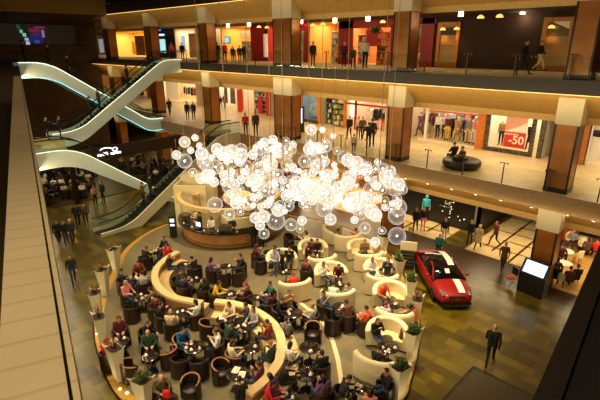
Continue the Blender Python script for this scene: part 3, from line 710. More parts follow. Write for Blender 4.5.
def cluster(where, tab, people, empties=(), rim=None, cups=2, glasses=0, menus=0, pose_cycle=('sit', 'sit_lean', 'sit_phone'), tr=.33):
    """tab: table pixel (top); people: (head px, clothes description, top, hair, seat kind); empties: (px of rim, facing px or None, extra words)"""
    T = P2(G(*tab, PZ + .73)) if tab else None
    if T is not None:
        for _ in range(10):
            dd, c, nrm, inn, outer = near_bench(T); lim = .72 + tr if (inn or outer) else .25 + tr
            if dd < lim: T += (nrm if inn else -nrm) * (lim - dd)
        TABPOS.append((T.copy(), tr))
    if tab:
        PR.put('tab%.2f' % tr, lambda: mk_table(tr), T, R.uniform(0, 3), 'small dark round table ' + where)
        for k in range(cups + glasses + menus):
            a = R.uniform(0, 6.28) if not menus else k * 2.6; r = tr * R.uniform(.35, .7); q = T + Vector((r * math.cos(a), r * math.sin(a), .73))
            if k < cups: PR.put('cup', mk_cup, q, a, 'white cup on the table ' + where, 'cups on the table ' + where)
            elif k < cups + glasses: PR.put('glass', mk_glass, q, a, 'drinking glass on the table ' + where, 'glasses on the table ' + where)
            else: PR.put('menu', mk_menu, T + Vector((.17 * (1 if k % 2 else -1), .05, .735)), .5 + .2 * k, 'open pale menu on the table ' + where, 'menus on the table ' + where)
    for k, pr in enumerate(people):
        hd, desc, top, hr, seat = pr[:5]; fp = pr[5] if len(pr) > 5 else None
        ps = pr[6] if len(pr) > 6 else pose_cycle[(k + len(SEATED)) % len(pose_cycle)]
        Q = P2(G(*hd, PZ + HS)); tgt = P2(G(*fp, PZ + .73)) if fp else (T if T is not None else Vector((0, 0, 0)))
        if T is not None and (Q - T).length < .70:
            Q = T + (Q - T).normalized() * .70
        rzf = None
        if seat is None:
            so = min(SOFAPOS, key=lambda p: (p - Q).length) if SOFAPOS else None
            if so is not None and (so - Q).length < 1.5 and 'booth' in where:
                rz0, bk = SOFAINFO[tuple(so)]; M_ = Matrix.Rotation(rz0, 4, 'Z'); l = M_.inverted() @ (Q - so)
                if bk: l = Vector((max(-.5, min(.5, l.x)), .08, 0)); rzf = rz0
                else:
                    if l.y > .1: l.y = .1
                    l = Vector((l.x, l.y, 0)).normalized() * .40; rzf = None
                for p in [x for x in BOOTHP if (x - (so + M_ @ l)).length < .46]:
                    l.x += .46 if l.x >= 0 and bk else (-.3 if l.x < 0 else .3)
                Q = so + M_ @ l; Q.z = PZ; BOOTHP.append(Q.copy())
            else:
                dd, c, nrm, inn, outer = near_bench(Q)
                if dd < 1.1 and (inn or outer):
                    Q = c + (nrm if inn else -nrm) * .44; Q.z = PZ
                else: Q = settle(Q); seat = 'tub'
        else: Q = settle(Q)
        if seat: SEATPOS.append(Q.copy())
        rz = face(Q, tgt); SEATED.append(Q)
        back = Vector((math.sin(rz), -math.cos(rz), 0))
        bot = ('denim', 'charcoal', 'black', 'charcoal')[k % 4]
        person('%s' % ps, Q, rz, 'person in %s seated %s' % (desc, where), top, bot, hr, scale=1.05)
        if seat == 'tub': PR.put('tub', mk_tub, Q + back * .04, rz, 'tub chair of person in %s %s' % (desc, where))
        elif seat == 'trim': PR.put('tubr', lambda: mk_tub(RIM), Q + back * .04, rz, 'tan-rimmed tub chair of person in %s %s' % (desc, where))
    for k, e in enumerate(empties):
        Q = P2(G(*e[0], PZ + .72)); tgt = P2(G(*e[1], PZ + .7)) if e[1] else T
        Q = settle(Q); SEATPOS.append(Q.copy())
        kind = 'tubr' if (len(e) > 3 and e[3] == 'trim') else 'tub'
        PR.put(kind, lambda: mk_tub(RIM if kind == 'tubr' else None), Q, face(Q, tgt), e[2])
S, Lg = 'short', 'long'
cluster('just before the round bar', (226, 266), [((219, 259), 'purple top', 'purple', (Lg, 'black'), 'tub'), ((236, 257), 'navy jacket', 'navy', (S, 'black'), 'tub')],
        [((219, 271), None, 'empty brown tub chair before the bar, nearer the left bench'), ((232, 271), None, 'empty brown tub chair before the bar, nearer the bar end')])
cluster('inside the left bench near the bar', (183, 264), [((176, 256), 'dark jacket, bald', 'black', ('bald', 'black'), None), ((194, 259), 'black top', 'black', (S, 'black'), 'tub')], cups=3)
cluster('inside the lower left bench', (193, 279), [((176, 272), 'charcoal jacket', 'charcoal', (S, 'black'), 'tub'), ((187, 273), 'navy shirt', 'navy', (S, 'brown'), 'tub'), ((203, 280), 'black coat by the bench gap', 'black', (Lg, 'brown'), 'tub')], cups=2, glasses=1)
cluster('between the two curved benches', (229, 295), [((224, 286), 'yellow scarf', 'yellow', (Lg, 'black'), 'tub'), ((235, 288), 'brown coat', 'maroon', (S, 'red'), 'tub')], cups=2)
cluster('right behind the right bench', (252, 300), [((260, 287), 'teal top', 'teal', (S, 'black'), 'tub'), ((247, 295), 'maroon top', 'maroon', (Lg, 'black'), 'tub')], cups=1)
cluster('beside the right end of the bar', (269, 252), [((261, 246), 'maroon coat', 'maroon', (Lg, 'brown'), 'tub'), ((275, 247), 'blue jacket', 'blue', (S, 'brown'), 'tub')], [((260, 259), None, 'empty brown tub chair beside the bar-side cream sofa')], cups=1)
cluster('under the lowest glass globes', (299, 238), [((307, 233), 'white shirt', 'cream', (Lg, 'brown'), 'tub'), ((311, 241), 'red sweater', 'maroon', (S, 'black'), 'tub')], [((290, 236), None, 'empty brown tub chair under the globes, nearer the bar'), ((297, 245), None, 'empty brown tub chair under the globes, nearer the sofas')])
cluster('outside the top of the left bench', (154, 252), [((162, 240), 'black jacket', 'black', (S, 'brown'), 'tub'), ((170, 247), 'red sweater', 'red', (S, 'black'), None), ((146, 248), 'dark coat', 'black', (S, 'red'), 'tub')], cups=3)
cluster('outside the middle of the left bench', (139, 277), [((130, 270), 'navy top', 'navy', (S, 'black'), 'tub'), ((148, 270), 'grey patterned top', 'striped', (S, 'black'), 'tub'), ((138, 262), 'rust jacket', 'rust', (S, 'black'), 'tub')], cups=3)
cluster('left of the left bench curve', (141, 297), [((127, 284), 'pink scarf', 'pink', (Lg, 'blond'), 'tub'), ((154, 297), 'burgundy top', 'maroon', (S, 'black'), 'tub'), ((151, 285), 'olive jacket', 'olive', (S, 'black'), 'tub')],
        [((131, 307), None, 'empty dark tub chair nearest the left planters, back to the viewer')], cups=3, glasses=1, tr=.40)
cluster('beside the fourth planter on the left', (121, 341), [((119, 324), 'maroon hooded top', 'maroon', ('hood', 'maroon'), 'tub'), ((111, 338), 'red top', 'red', (S, 'red'), None)], cups=2)
cluster('at the lower left table', (150, 356), [((146, 322), 'black jacket', 'black', (S, 'black'), 'tub', (165, 340), 'sit_lean'), ((148, 336), 'dark green jacket', 'green', ('bald', 'grey'), 'tub', None, 'sit')],
        [((130, 363), None, 'empty dark tub chair behind the lowest left planters', 'trim'), ((159, 352), (148, 345), 'empty tub chair before the balding person in dark green', 'trim')], cups=1)
cluster('at the bottom beside the lowest left planter', (168, 399), [((160, 376), 'khaki jacket', 'khaki', ('bald', 'grey'), 'tub', None, 'sit_lean')], [((190, 381), (180, 395), 'empty tan-rimmed tub chair at the bottom edge, right of khaki jacket', 'trim')], cups=0, menus=0)
cluster('below the left bench tail', (194, 347), [((181, 332), 'bright blue sweater', 'blue', (S, 'black'), 'trim', None, 'sit_lean'), ((209, 334), 'white and black top', 'white', (S, 'brown'), 'tub', None, 'sit_phone')],
        [((175, 352), None, 'empty dark tub chair holding a purple bag'), ((197, 360), None, 'empty dark tub chair with its back to the viewer, below the blue sweater')], cups=4, glasses=2, tr=.42)
cluster('in front of the left bench tail', (180, 311), [((171, 312), 'beige sweater', 'beige', ('bald', 'grey'), 'tub', None, 'sit'), ((187, 302), 'white blouse', 'white', (Lg, 'black'), None), ((177, 303), 'black top', 'black', (S, 'black'), None)], cups=2)
cluster('inside the upper end of the right bench', (226, 317), [((229, 304), 'cream blouse', 'cream', (Lg, 'brown'), None), ((237, 309), 'black dotted top', 'charcoal', (S, 'black'), None)], [((216, 321), None, 'empty dark tub chair facing the cream blouse', 'trim')], cups=2, menus=1)
cluster('inside the middle of the right bench', (244, 327), [((252, 311), 'black and white top', 'striped', (Lg, 'black'), None), ((259, 324), 'rust coat', 'rust', (S, 'brown'), None), ((233, 322), 'green top', 'green', (S, 'black'), 'tub')], [((229, 334), None, 'empty dark tub chair left of the rust coat table')], cups=4, glasses=1)
cluster('inside the right side of the right bench', (252, 348), [((240, 341), 'cream sweater', 'cream', (Lg, 'brown'), 'trim'), ((264, 343), 'dark green jacket', 'green', (S, 'blond'), None)], cups=1, glasses=1)
cluster('inside the lower end of the right bench', (240, 374), [((258, 366), 'dark maroon top', 'maroon', (S, 'brown'), None), ((264, 374), 'purple skirt', 'purple', (Lg, 'black'), None), ((248, 385), 'black top', 'black', (S, 'black'), None)], [((222, 364), None, 'empty tan-rimmed tub chair at the table with menus', 'trim')], cups=0, menus=2, tr=.42)
cluster('outside the top of the right bench', (294, 313), [((292, 299), 'beige jacket', 'tan', (S, 'brown'), 'tub'), ((278, 308), 'black top', 'black', (S, 'black'), 'tub'), ((310, 306), 'zebra striped top', 'striped', (S, 'blond'), 'tub'), ((284, 320), 'grey top', 'grey', (S, 'black'), None)], cups=3, tr=.4)
cluster('outside the right side of the right bench', (303, 347), [((288, 345), 'white blouse', 'white', (Lg, 'black'), None), ((321, 353), 'black jacket', 'black', (S, 'black'), 'tub')], [((313, 327), None, 'empty tan-rimmed tub chair below the zebra striped person', 'trim')], cups=2, glasses=4, tr=.42)
cluster('at the glass-covered table by the pale floor line', (304, 373), [((322, 378), 'purple jacket', 'purple', (Lg, 'black'), 'tub'), ((288, 368), 'black coat', 'black', (S, 'black'), None)], cups=2, glasses=5, tr=.42)
cluster('outside the lower end of the right bench', (289, 397), [((276, 383), 'bright red top', 'red', (Lg, 'black'), None)], cups=2, glasses=1)
cluster('at the group right of the right bench', (340, 306), [((326, 294), 'grey checked shirt', 'grey', (S, 'black'), 'tub'), ((347, 303), 'brown jacket', 'brown', (S, 'black'), 'tub'), ((355, 306), 'coral red top', 'orange', (S, 'black'), 'tub')], [((338, 317), None, 'empty brown tub chair with its back to the viewer beside the green bag')], cups=2)
cluster('at the bottom, beside the pale floor line', (364, 388), [((378, 374), 'black jacket', 'black', (S, 'brown'), 'tub'), ((351, 378), 'dark coat', 'charcoal', (S, 'black'), 'tub'), ((370, 391), 'pink top', 'pink', (Lg, 'brown'), None, (366, 370)), ((356, 393), 'green top', 'green', (S, 'black'), None, (366, 370))], cups=2)
# ------------------------------------------------------------------ booth sofas
def sofa(px, tgt, label, back=False):
    Q = P2(G(*px, PZ + .45)); 
    D = P2(G(*tgt, PZ + .45)); rz = face(Q, D)
    back = 'back' in label.replace('back-bar', ''); SOFAPOS.append(Q.copy()); SOFAINFO[tuple(Q)] = (rz, back); PR.put('bsofa' if back else 'sofa', mk_backsofa if back else mk_sofa, Q, rz, label); return Q
SOFAS = [((282, 263), (288, 276), 'cream booth sofa facing the viewer with the lavender shirted boy'), ((294, 291), (286, 272), 'cream booth sofa nearest the benches, tall back to the viewer'),
 ((313, 252), (319, 264), 'cream booth sofa facing the viewer, second from the bar'), ((336, 234), (352, 236), 'cream booth sofa open to the right below the globes'),
 ((362, 252), (368, 264), 'cream booth sofa facing the viewer below the farthest right planter'), ((347, 243), (341, 229), 'cream booth sofa back to back with the farthest facing booth'),
 ((331, 277), (337, 289), 'cream booth sofa facing the viewer in the middle column'), ((321, 266), (315, 256), 'cream booth sofa back to back behind the middle booth'), ((337, 301), (333, 284), 'cream booth sofa with its straight back to the viewer, above the green bag'),
 ((380, 273), (384, 285), 'cream booth sofa facing the viewer with the red-haired person'), ((368, 262), (362, 250), 'cream booth sofa back to back behind the red-haired person'),
 ((391, 298), (394, 310), 'cream booth sofa facing the viewer with the orange coat'), ((381, 285), (378, 273), 'cream booth sofa back to back behind the orange coat'),
 ((387, 338), (384, 354), 'cream booth sofa nearest the viewer, open side forward'), ((394, 322), (396, 308), 'cream booth sofa back to back behind the nearest open booth'), ((376, 369), (384, 350), 'cream booth sofa lowest in the right row, back to the viewer')]
for a in SOFAS: sofa(*a)
cluster('in the booth nearest the bar', (286, 272), [((279, 259), 'lavender shirt', 'lavender', (S, 'brown'), None), ((290, 262), 'black jacket', 'black', (S, 'black'), None), ((293, 274), 'red jacket', 'red', (S, 'red'), None, None, 'sit_lean')], cups=2)
cluster('in the second booth from the bar', (317, 257), [((316, 244), 'black top', 'black', (S, 'black'), None), ((321, 258), 'dark red dress', 'maroon', (S, 'red'), 'tub'), ((309, 249), 'brown jacket', 'brown', (S, 'brown'), None)], cups=2)
cluster('in the booth open to the right', (344, 237), [((338, 230), 'dark jacket', 'black', (S, 'black'), None), ((346, 230), 'orange top', 'orange', (S, 'brown'), None)], cups=1)
cluster('in the farthest booth facing the viewer', (366, 259), [((365, 244), 'brown top', 'khaki', (S, 'black'), None), ((356, 248), 'maroon top', 'brown', (S, 'brown'), None), ((372, 251), 'tan coat', 'tan', (S, 'blond'), None)], cups=2)
cluster('in the middle booth', (338, 284), [((329, 270), 'white blouse', 'white', (Lg, 'brown'), None), ((338, 271), 'burgundy top', 'maroon', (S, 'brown'), None), ((333, 284), 'black and white coat', 'white', (S, 'black'), None, None, 'sit_lean'), ((347, 280), 'grey top', 'grey', (S, 'brown'), None)], cups=3)
cluster('in the booth left of the second right planter', (385, 279), [((376, 265), 'white top', 'white', (Lg, 'red'), None), ((385, 264), 'dark purple top', 'navy', (Lg, 'black'), None), ((380, 275), 'cream shirt', 'cream', (S, 'black'), None), ((393, 272), 'black coat', 'black', (S, 'brown'), None)], cups=2)
cluster('in the booth with the orange coat', (393, 305), [((386, 294), 'bright orange coat', 'orange', ('hood', 'orange'), None), ((401, 297), 'brown sweater', 'brown', (S, 'brown'), None), ((385, 312), 'pale grey top', 'lavender', (S, 'red'), None), ((402, 311), 'coral orange top', 'orange', (S, 'black'), None)], cups=2)
cluster('in the nearest open booth', (389, 347), [((385, 330), 'black dress', 'black', (Lg, 'red'), None), ((381, 344), 'black sweater', 'black', (S, 'black'), None, None, 'sit_lean')], cups=3, tr=.40)
# ------------------------------------------------------------------ bags and a stroller
def mk_bag(col):
    t = thing('handbag', 'x', 'bag')
    b = MB(); V = []; 
    for i in range(6):
        k = i / 5; w = .19 - .05 * k; d = .10 * (1 - .55 * k); z = .28 * k
        for j in range(10): a = 2 * PI * j / 10; V.append((w * math.cos(a) * (1 if abs(math.cos(a)) < .9 else .96), d * math.sin(a), z))
    b.add(V, [(i * 10 + j, i * 10 + (j + 1) % 10, i * 10 + 10 + (j + 1) % 10, i * 10 + 10 + j) for i in range(5) for j in range(10)] + [tuple(range(10))[::-1], tuple(range(50, 60))], 0, True)
    b.build('bag_body', cloth(col), t)
    b = MB(); b.tube([(.11 * math.cos(PI * i / 8), 0, .27 + .15 * math.sin(PI * i / 8)) for i in range(9)], .012, 6); b.build('handle', BLK, t); return t
for px, z, c, lab in (((349, 327), .0, 'green', 'bright green shopping bag on the floor beside a brown tub chair'), ((173, 355), .46, 'purple', 'purple bag lying on an empty tub chair below the blue sweater'), ((401, 337), .46, 'brown', 'brown bag on the cream seat of the nearest open booth'), ((271, 268), .46, 'black', 'black coat bundle on the booth sofa nearest the bar'), ((167, 397), .75, 'red', 'red bag held at the bottom edge by khaki jacket')):
    o = mk_bag(c); o.location = P2(G(px[0], px[1], PZ + z)) + Vector((0, 0, z)); o['label'] = lab; o.rotation_euler.z = R.uniform(0, 3)
    if c == 'green': recolor(o.children[0], 0, M('bag_green', (40, 160, 80), .5))
t = thing('baby_stroller', 'black folding stroller beside the white and black top, below the left bench tail', 'stroller', P2(G(213, 362, PZ)), .6)
b = MB()
for s in (-1, 1): b.tube([(s * .2, -.35, .95), (s * .2, -.05, .5), (s * .2, .32, .12)], .018, 6); b.tube([(s * .2, .1, .45), (s * .2, -.3, .12)], .018, 6)
b.tube([(-.2, -.35, .95), (.2, -.35, .95)], .022, 6); b.build('frame', BLK, t)
b = MB(); b.add([(-.19, -.2, .35), (.19, -.2, .35), (.19, .2, .32), (-.19, .2, .32), (-.19, -.28, .75), (.19, -.28, .75)], [(0, 1, 2, 3), (0, 1, 5, 4), (0, 3, 4), (1, 2, 5)]); b.build('seat', cloth('charcoal'), t)
b = MB(); b.arcwall(.24, .26, -.2, .2, 0, PI * .7, 12); T_ = Matrix.Translation((0, -.1, .7)) @ Matrix.Rotation(PI / 2, 4, 'Y'); b.v = [tuple(T_ @ Vector(v)) for v in b.v]; b.build('canopy', cloth('black'), t)
for sx in (-1, 1):
    for y in (.32, -.3): b = MB(); b.tube([(sx * .2 - .02, y, .11), (sx * .2 + .02, y, .11)], .11, 14); b.build('wheel', BLK, t)
# ------------------------------------------------------------------ planters
for k, (px, kind, lab) in enumerate([((117, 272.5), 'twigs', 'tall cream planter with dry twigs, first of the left row from the bar side'), ((106, 295), 'twigs', 'tall cream planter with dry flowers, second of the left row'), ((99.5, 320), 'twigs', 'tall cream planter with dry twigs, third of the left row'),
    ((103.5, 346), 'twigs', 'tall cream planter beside the maroon hooded person, fourth of the left row'), ((119, 380), 'twigs', 'tall cream planter leaning over the gold step, fifth of the left row'), ((146, 414), 'mix', 'tall cream planter at the bottom edge, beside the khaki jacket'),
    ((382, 258), 'mix', 'tall cream planter with green leaves beside the farthest booth'), ((397, 284), 'green', 'tall cream planter with a bright green bush beside the dark stand'), ((409, 306), 'green', 'tall cream planter with leafy plant nearest the red car'), ((415, 327), 'twigs', 'tall cream planter with twigs right of the orange coat booth'),
    ((411, 362), 'green', 'tall cream planter with a dark bush beside the nearest open booth'), ((398, 400), 'mix', 'tall cream planter with green leaves, lowest of the right row')]):
    t = mk_planter(); t.location = P2(G(*px, PZ)); t.rotation_euler.z = face(t.location, Vector((-15, 13, 0))); t['label'] = lab; plant(t, kind, 40 + k)
    o_ = (t.location - Vector((-15, 13, PZ))).normalized() * .75
    light('SPOT', t.location + Vector((o_.x * .9 + .25, o_.y * .9 - .2, .06)), 26, (255, 228, 176), .06, target=t.location + Vector((0, 0, .9)), spot=95, name='step_uplight')
# ------------------------------------------------------------------ bar
BC = Vector((-23.3, 17.0, PZ)); BARW = M('bar_walnut', (160, 114, 62), .35, var=.2, scale=2); CANOPY = M('canopy_gold', (216, 184, 126), .45, var=.06)
t = thing('round_bar', 'round walnut coffee bar with black counter top', 'bar', BC)
a0, a1 = math.radians(-139), math.radians(75)
b = MB(); b.arcwall(3.02, 3.2, .10, 1.02, a0, a1, 60); b.build('front_panel', BARW, t)
b = MB(); b.arcwall(2.75, 3.45, 1.02, 1.10, a0, a1, 60); b.build('counter_top', M('black_counter', (22, 18, 16), .2), t)
b = MB(); b.arcwall(2.95, 3.32, .0, .10, a0, a1, 60); b.arcwall(3.18, 3.24, .22, .27, a0, a1, 60); b.build('kick_plinth', M('plinth_wood', (92, 62, 34), .4), t)
t2 = thing('ring_canopy', 'curved golden canopy ring floating above the bar', 'canopy', BC + Vector((0, 0, 2.45)))
b = MB(); b.arcwall(3.14, 3.42, 0, .22, math.radians(-137), math.radians(60), 60); b.build('ring_band', CANOPY, t2)
for a in (-134, 50): b = MB(); b.box((3.26 * math.cos(math.radians(a)), 3.26 * math.sin(math.radians(a)), -1.22), (.1, .1, 2.45)); b.build('support_post', CANOPY, t2)
PAV = M('pavilion_cream', (232, 216, 170), .6, var=.03)
t = thing('bar_pavilion', 'cream panelled service block closing the left end of the round bar', 'kiosk', (-26.35, 14.63, PZ), math.atan2(1.37, 1.75))
b = MB(); b.box((1.12, .06, 1.5), (2.24, .12, 3.0)); b.build('front_wall', PAV, t)
b = MB(); b.box((.06, .75, 1.5), (.12, 1.26, 3.0)); b.build('side_wall', PAV, t)
b = MB(); b.box((1.2, 1.75, 1.7), (2.3, 1.1, 3.4)); b.build('tall_block', PAV, t)
b = MB(); b.box((1.62, -.16, 1.25), (.42, .30, 2.5)); b.build('tan_pillar', M('tan_panel', (196, 160, 104), .6), t)
t = thing('back_bar', 'central back-bar cabinet with shelves of bottles under the canopy ring', 'cabinet', BC + Vector((.1, .6, 0)))
b = MB(); b.lathe([(1.2, 0), (1.2, 1.1), (.9, 1.12), (.9, 2.4), (0, 2.4)], 28, smooth=False); b.build('body', PAV, t)
for z in (1.45, 1.8, 2.15): b = MB(); b.lathe([(.9, z), (1.15, z), (1.15, z + .03), (.9, z + .03)], 28, smooth=False, cap=False); b.build('shelf', BARW, t)
BOT = [M('bottle_%d' % k, c, .2) for k, c in enumerate(((60, 90, 40), (150, 90, 30), (200, 190, 170), (120, 30, 30), (40, 60, 90)))]
def mk_bottle(k):
    b = MB(); b.lathe([(.035, 0), (.038, .01), (.038, .16), (.014, .21), (.014, .27), (0, .27)], 10); return tag(b.build('bottle', BOT[k]), 'x', 'bottle')
for z in (1.48, 1.83):
    for i in range(16):
        a = math.radians(-150 + i * 13); k = R.randrange(5)
        PR.put('bottle%d' % k, lambda: mk_bottle(k), BC + Vector((.1 + 1.03 * math.cos(a), .6 + 1.03 * math.sin(a), z)), 0, 'bottle standing on a shelf of the back-bar cabinet', 'bottles on the back bar')
# things on the counter
t = thing('cash_register', 'cash register with bright white screen on the bar counter', 'register', BC + Vector((3.05 * math.cos(-1.35), 3.05 * math.sin(-1.35), 1.10)), -1.35 + PI / 2 + PI)
b = MB(); b.box((0, 0, .05), (.34, .32, .10)); b.box((0, .0, .15), (.06, .06, .12)); b.build('base', BLK, t); b = MB(); b.box((0, 0, .31), (.34, .03, .26)); b.build('screen', M('register_screen', (235, 240, 250), .3, emit=2.2, var=0), t)
for k, a in enumerate((-2.0, -.75)):
    q = BC + Vector((2.95 * math.cos(a), 2.95 * math.sin(a), 1.10))
    t = thing('espresso_machine', ('chrome espresso machine on the left half of the bar counter', 'chrome espresso machine on the right half of the bar counter')[k], 'coffee machine', q, a + PI / 2)
    b = MB(); b.box((0, 0, .25), (.8, .42, .26)); b.box((0, .1, .06), (.78, .25, .12)); b.box((0, -.02, .40), (.74, .38, .04)); b.build('body', STEEL, t)
    for s in (-.2, .2): b = MB(); b.tube([(s, -.2, .14), (s, -.34, .12)], .02, 6); b.lathe([(.035, .10), (.035, .15), (0, .15)], 10, (s, -.2, 0)); b.build('portafilter', BLK, t)
for i in range(22):
    a = math.radians(-150 + i * 9.2 + R.uniform(-2, 2)); q = BC + Vector((R.uniform(2.9, 3.25) * math.cos(a), R.uniform(2.9, 3.25) * math.sin(a), 1.10))
    PR.put('cup' if i % 2 else 'glass', mk_cup if i % 2 else mk_glass, q, a, 'white cup standing on the bar counter' if i % 2 else 'drinking glass standing on the bar counter', 'cups on the bar counter' if i % 2 else 'glasses on the bar counter')
for k, (ang, r, desc, c, hr) in enumerate(((-2.08, 2.3, 'cream shirt', 'cream', (S, 'brown')), (-1.75, 2.2, 'black apron', 'black', (S, 'black')), (-1.2, 2.25, 'white shirt', 'white', (Lg, 'black')), (-.6, 2.2, 'charcoal apron', 'charcoal', (S, 'black')))):
    q = BC + Vector((r * math.cos(ang), r * math.sin(ang), 0)); person('stand_arms', q, face(q, BC + Vector((5 * math.cos(ang), 5 * math.sin(ang), 0))), 'person in %s working behind the round bar' % desc, c, 'black', hr)
for k, (px, desc, c, hr) in enumerate((((254, 248), 'black coat', 'black', (S, 'black')), ((262, 247), 'dark brown jacket', 'brown', (S, 'brown')))):
    q = P2(G(*px, PZ)); person('stand', q, face(q, BC), 'person in %s standing at the right of the bar counter' % desc, c, 'black', hr)
t = thing('info_totem', 'black info pillar with small white screens, left of the bar', 'totem', P2(G(174, 237, PZ)), face(G(174, 237), Vector((-8, 0, 0))) )
b = MB(); b.box((0, 0, .72), (.42, .30, 1.44)); b.build('body', BLK, t)
for z, h in ((1.22, .22), (.90, .12)): b = MB(); b.box((0, .155, z), (.26, .02, h)); b.build('screen', M('totem_screen', (220, 230, 250), .3, emit=2.0, var=0), t)
t = thing('display_stand', 'dark slatted display stand with cream top, beside the rear of the red car', 'stand', G(407, 266, PZ), face(G(407, 266), Vector((0, 0, 0))))
b = MB(); b.box((0, 0, .5), (.8, .5, 1.0)); b.build('cabinet', BLK, t); b = MB(); b.box((0, 0, 1.25), (.9, .12, .5)); b.build('cream_header', PAV, t)
for z in (.2, .42, .64, .86): b = MB(); b.box((0, .255, z), (.72, .02, .10)); b.build('slat', M('slat_grey', (74, 66, 56), .4), t)
# ------------------------------------------------------------------ chandelier: a cloud of blown-glass globes over the lounge
GL_A = globe_mat('globe_clear', .50, .12); GL_B = globe_mat('globe_milky', .70, .36)
BULB = M('globe_led', (255, 244, 222), emit=14, var=0); AMB = M('globe_amber', (255, 190, 90), emit=3.0, var=0); CAB = M('cable', (190, 160, 110), .5); RODM = M('amber_rod', (214, 160, 84), .4)
GLB = [(184.7, 142, 5.7), (195, 137.7, 3.5), (199.7, 146, 3.5), (176.5, 155, 4.7), (184.7, 161, 7.5), (190.7, 150.5, 3.5), (217, 149, 6), (235, 156.5, 4), (192.7, 172.5, 4.5), (201, 178.5, 5.5), (215, 204.7, 7.8), (229.5, 214.5, 6),
 (273, 139.5, 4.6), (261, 144, 3.5), (290, 149, 6.7), (311, 130, 5.6), (322.5, 129.7, 3), (256.5, 153.7, 6.5), (309, 149, 6), (322, 156, 6), (318, 146, 4), (356.7, 162.3, 6.5), (377.7, 162, 3.6), (375.5, 169, 4), (390, 171, 5.8), (364, 172, 3.7),
 (344, 157.5, 6.7), (348, 160, 6.7), (337, 151, 4.2), (333, 136, 3), (347, 183.5, 7.5), (333.5, 192.5, 7.5), (324, 209, 8.2), (330.5, 219.5, 6), (395, 188, 8.5), (398, 207.5, 8.9), (385, 207.5, 3.7), (354.5, 220, 4), (365, 228, 6), (375.5, 215, 6.8),
 (359, 209, 6.8), (371, 190, 8.2), (357, 195, 4.5), (382, 230.7, 4.2), (397, 236, 8.9), (375, 242, 5), (397, 216, 9), (291, 224.7, 6.5), (302, 220.7, 4.8), (300, 229, 4.3), (276, 221, 9.3), (260, 225.5, 5), (264, 233.7, 5.5), (289, 206, 5.5), (236, 203, 6), (207, 165, 7), (222, 168, 6), (214, 182, 5)]
CEN = Vector((-9.9, 9.6, 7.6))
q = random.Random(11); poly = [(196, 150), (215, 146), (250, 150), (272, 138), (300, 142), (320, 138), (348, 155), (372, 165), (395, 172), (404, 190), (398, 210), (380, 216), (352, 212), (325, 206), (300, 208), (282, 212), (262, 222), (240, 212), (222, 190), (205, 178)]
def inside(x, y):
    c = False; n = len(poly)
    for i in range(n):
        (xa, ya), (xb, yb) = poly[i], poly[i - 1]
        if (ya > y) != (yb > y) and x < (xb - xa) * (y - ya) / (yb - ya) + xa: c = not c
    return c
while len(GLB) < 250:
    x, y = q.uniform(185, 412), q.uniform(135, 226)
    if inside(x, y) and min(math.hypot(x - a, y - b_) for a, b_, c in GLB) > 3.2: GLB.append((x, y, q.choice((3, 3.8, 4.4, 5, 5.8, 6.6, 7.4))))
ch = thing('globe_chandelier', 'cloud of glowing blown-glass globes hanging above the lounge', 'chandelier', CEN)
fwd = Vector((ray(300, 200).x, ray(300, 200).y, 0)).normalized()
big, small = [], []
for k, (u, v, r) in enumerate(GLB):
    d = ray(u, v); D = (CEN.dot(fwd) + (0 if k < 58 else 0) + q.uniform(-1.6, 1.6)) / d.dot(fwd)
    p = Vector((0, 0, EYE)) + d * D; dist = (p - Vector((0, 0, EYE))).dot(ray(300, 200)); (big if k < 99 else small).append((p - CEN, r * dist / FPX, k))
def sph(r, seg=16, rg=10): b = MB(); b.ball((0, 0, 0), r, seg, rg); return b
unitA = sph(1.0, 24, 14).mesh('globe_shell', GL_A); unitB = sph(1.0, 24, 14).mesh('globe_shell_milky', GL_B)
bulb = MB(); bulb.ball((0, 0, 0), 1, 6, 4); bulb.m = [0] * len(bulb.m); bulbm = bulb.mesh('globe_bulb', BULB); ambm = MB().ball((0, 0, 0), 1, 6, 4).mesh('globe_amber', AMB)
for p, r, k in big:
    o = bpy.data.objects.new('globe', unitA if k % 3 and r > .12 else unitB); COL.objects.link(o); o.parent = ch; o.location = p; o.scale = (r,) * 3
    c = bpy.data.objects.new('bulb', bulbm if k % 7 else ambm); COL.objects.link(c); c.parent = o; c.scale = (.030 / r,) * 3 if k % 7 else (.28,) * 3
b = MB(); bb = MB()
for p, r, k in small: b.ball(p, r, 16, 10, 0 if k % 3 == 0 else 1); bb.ball(p, .030, 6, 4)
o = b.build('globe_cluster', [GL_A, GL_B], ch); o['kind'] = 'stuff'; bb.build('bulb_cluster', BULB, o)
for u, v in ((205, 150), (228, 163), (250, 150), (271, 168), (283, 150), (308, 145), (321, 150), (333, 158), (345, 160), (379, 165), (389, 170)):
    d = ray(u, v); p = Vector((0, 0, EYE)) + d * (CEN.dot(fwd) / d.dot(fwd)); p -= CEN
    b = MB(); b.tube([p, p + Vector((0, 0, 19 - (p + CEN).z))], .010, 5); b.build('suspension_cable', CAB, ch); b = MB(); b.tube([p - Vector((0, 0, .9)), p + Vector((0, 0, .5))], .022, 6); b.build('amber_rod', RODM, ch)
b = MB()
for p, r, k in big + small: b.tube([p + Vector((0, 0, r)), p + Vector((0, 0, r + .35))], .006, 4)
b.build('globe_stems', RODM, ch)['kind'] = 'stuff'
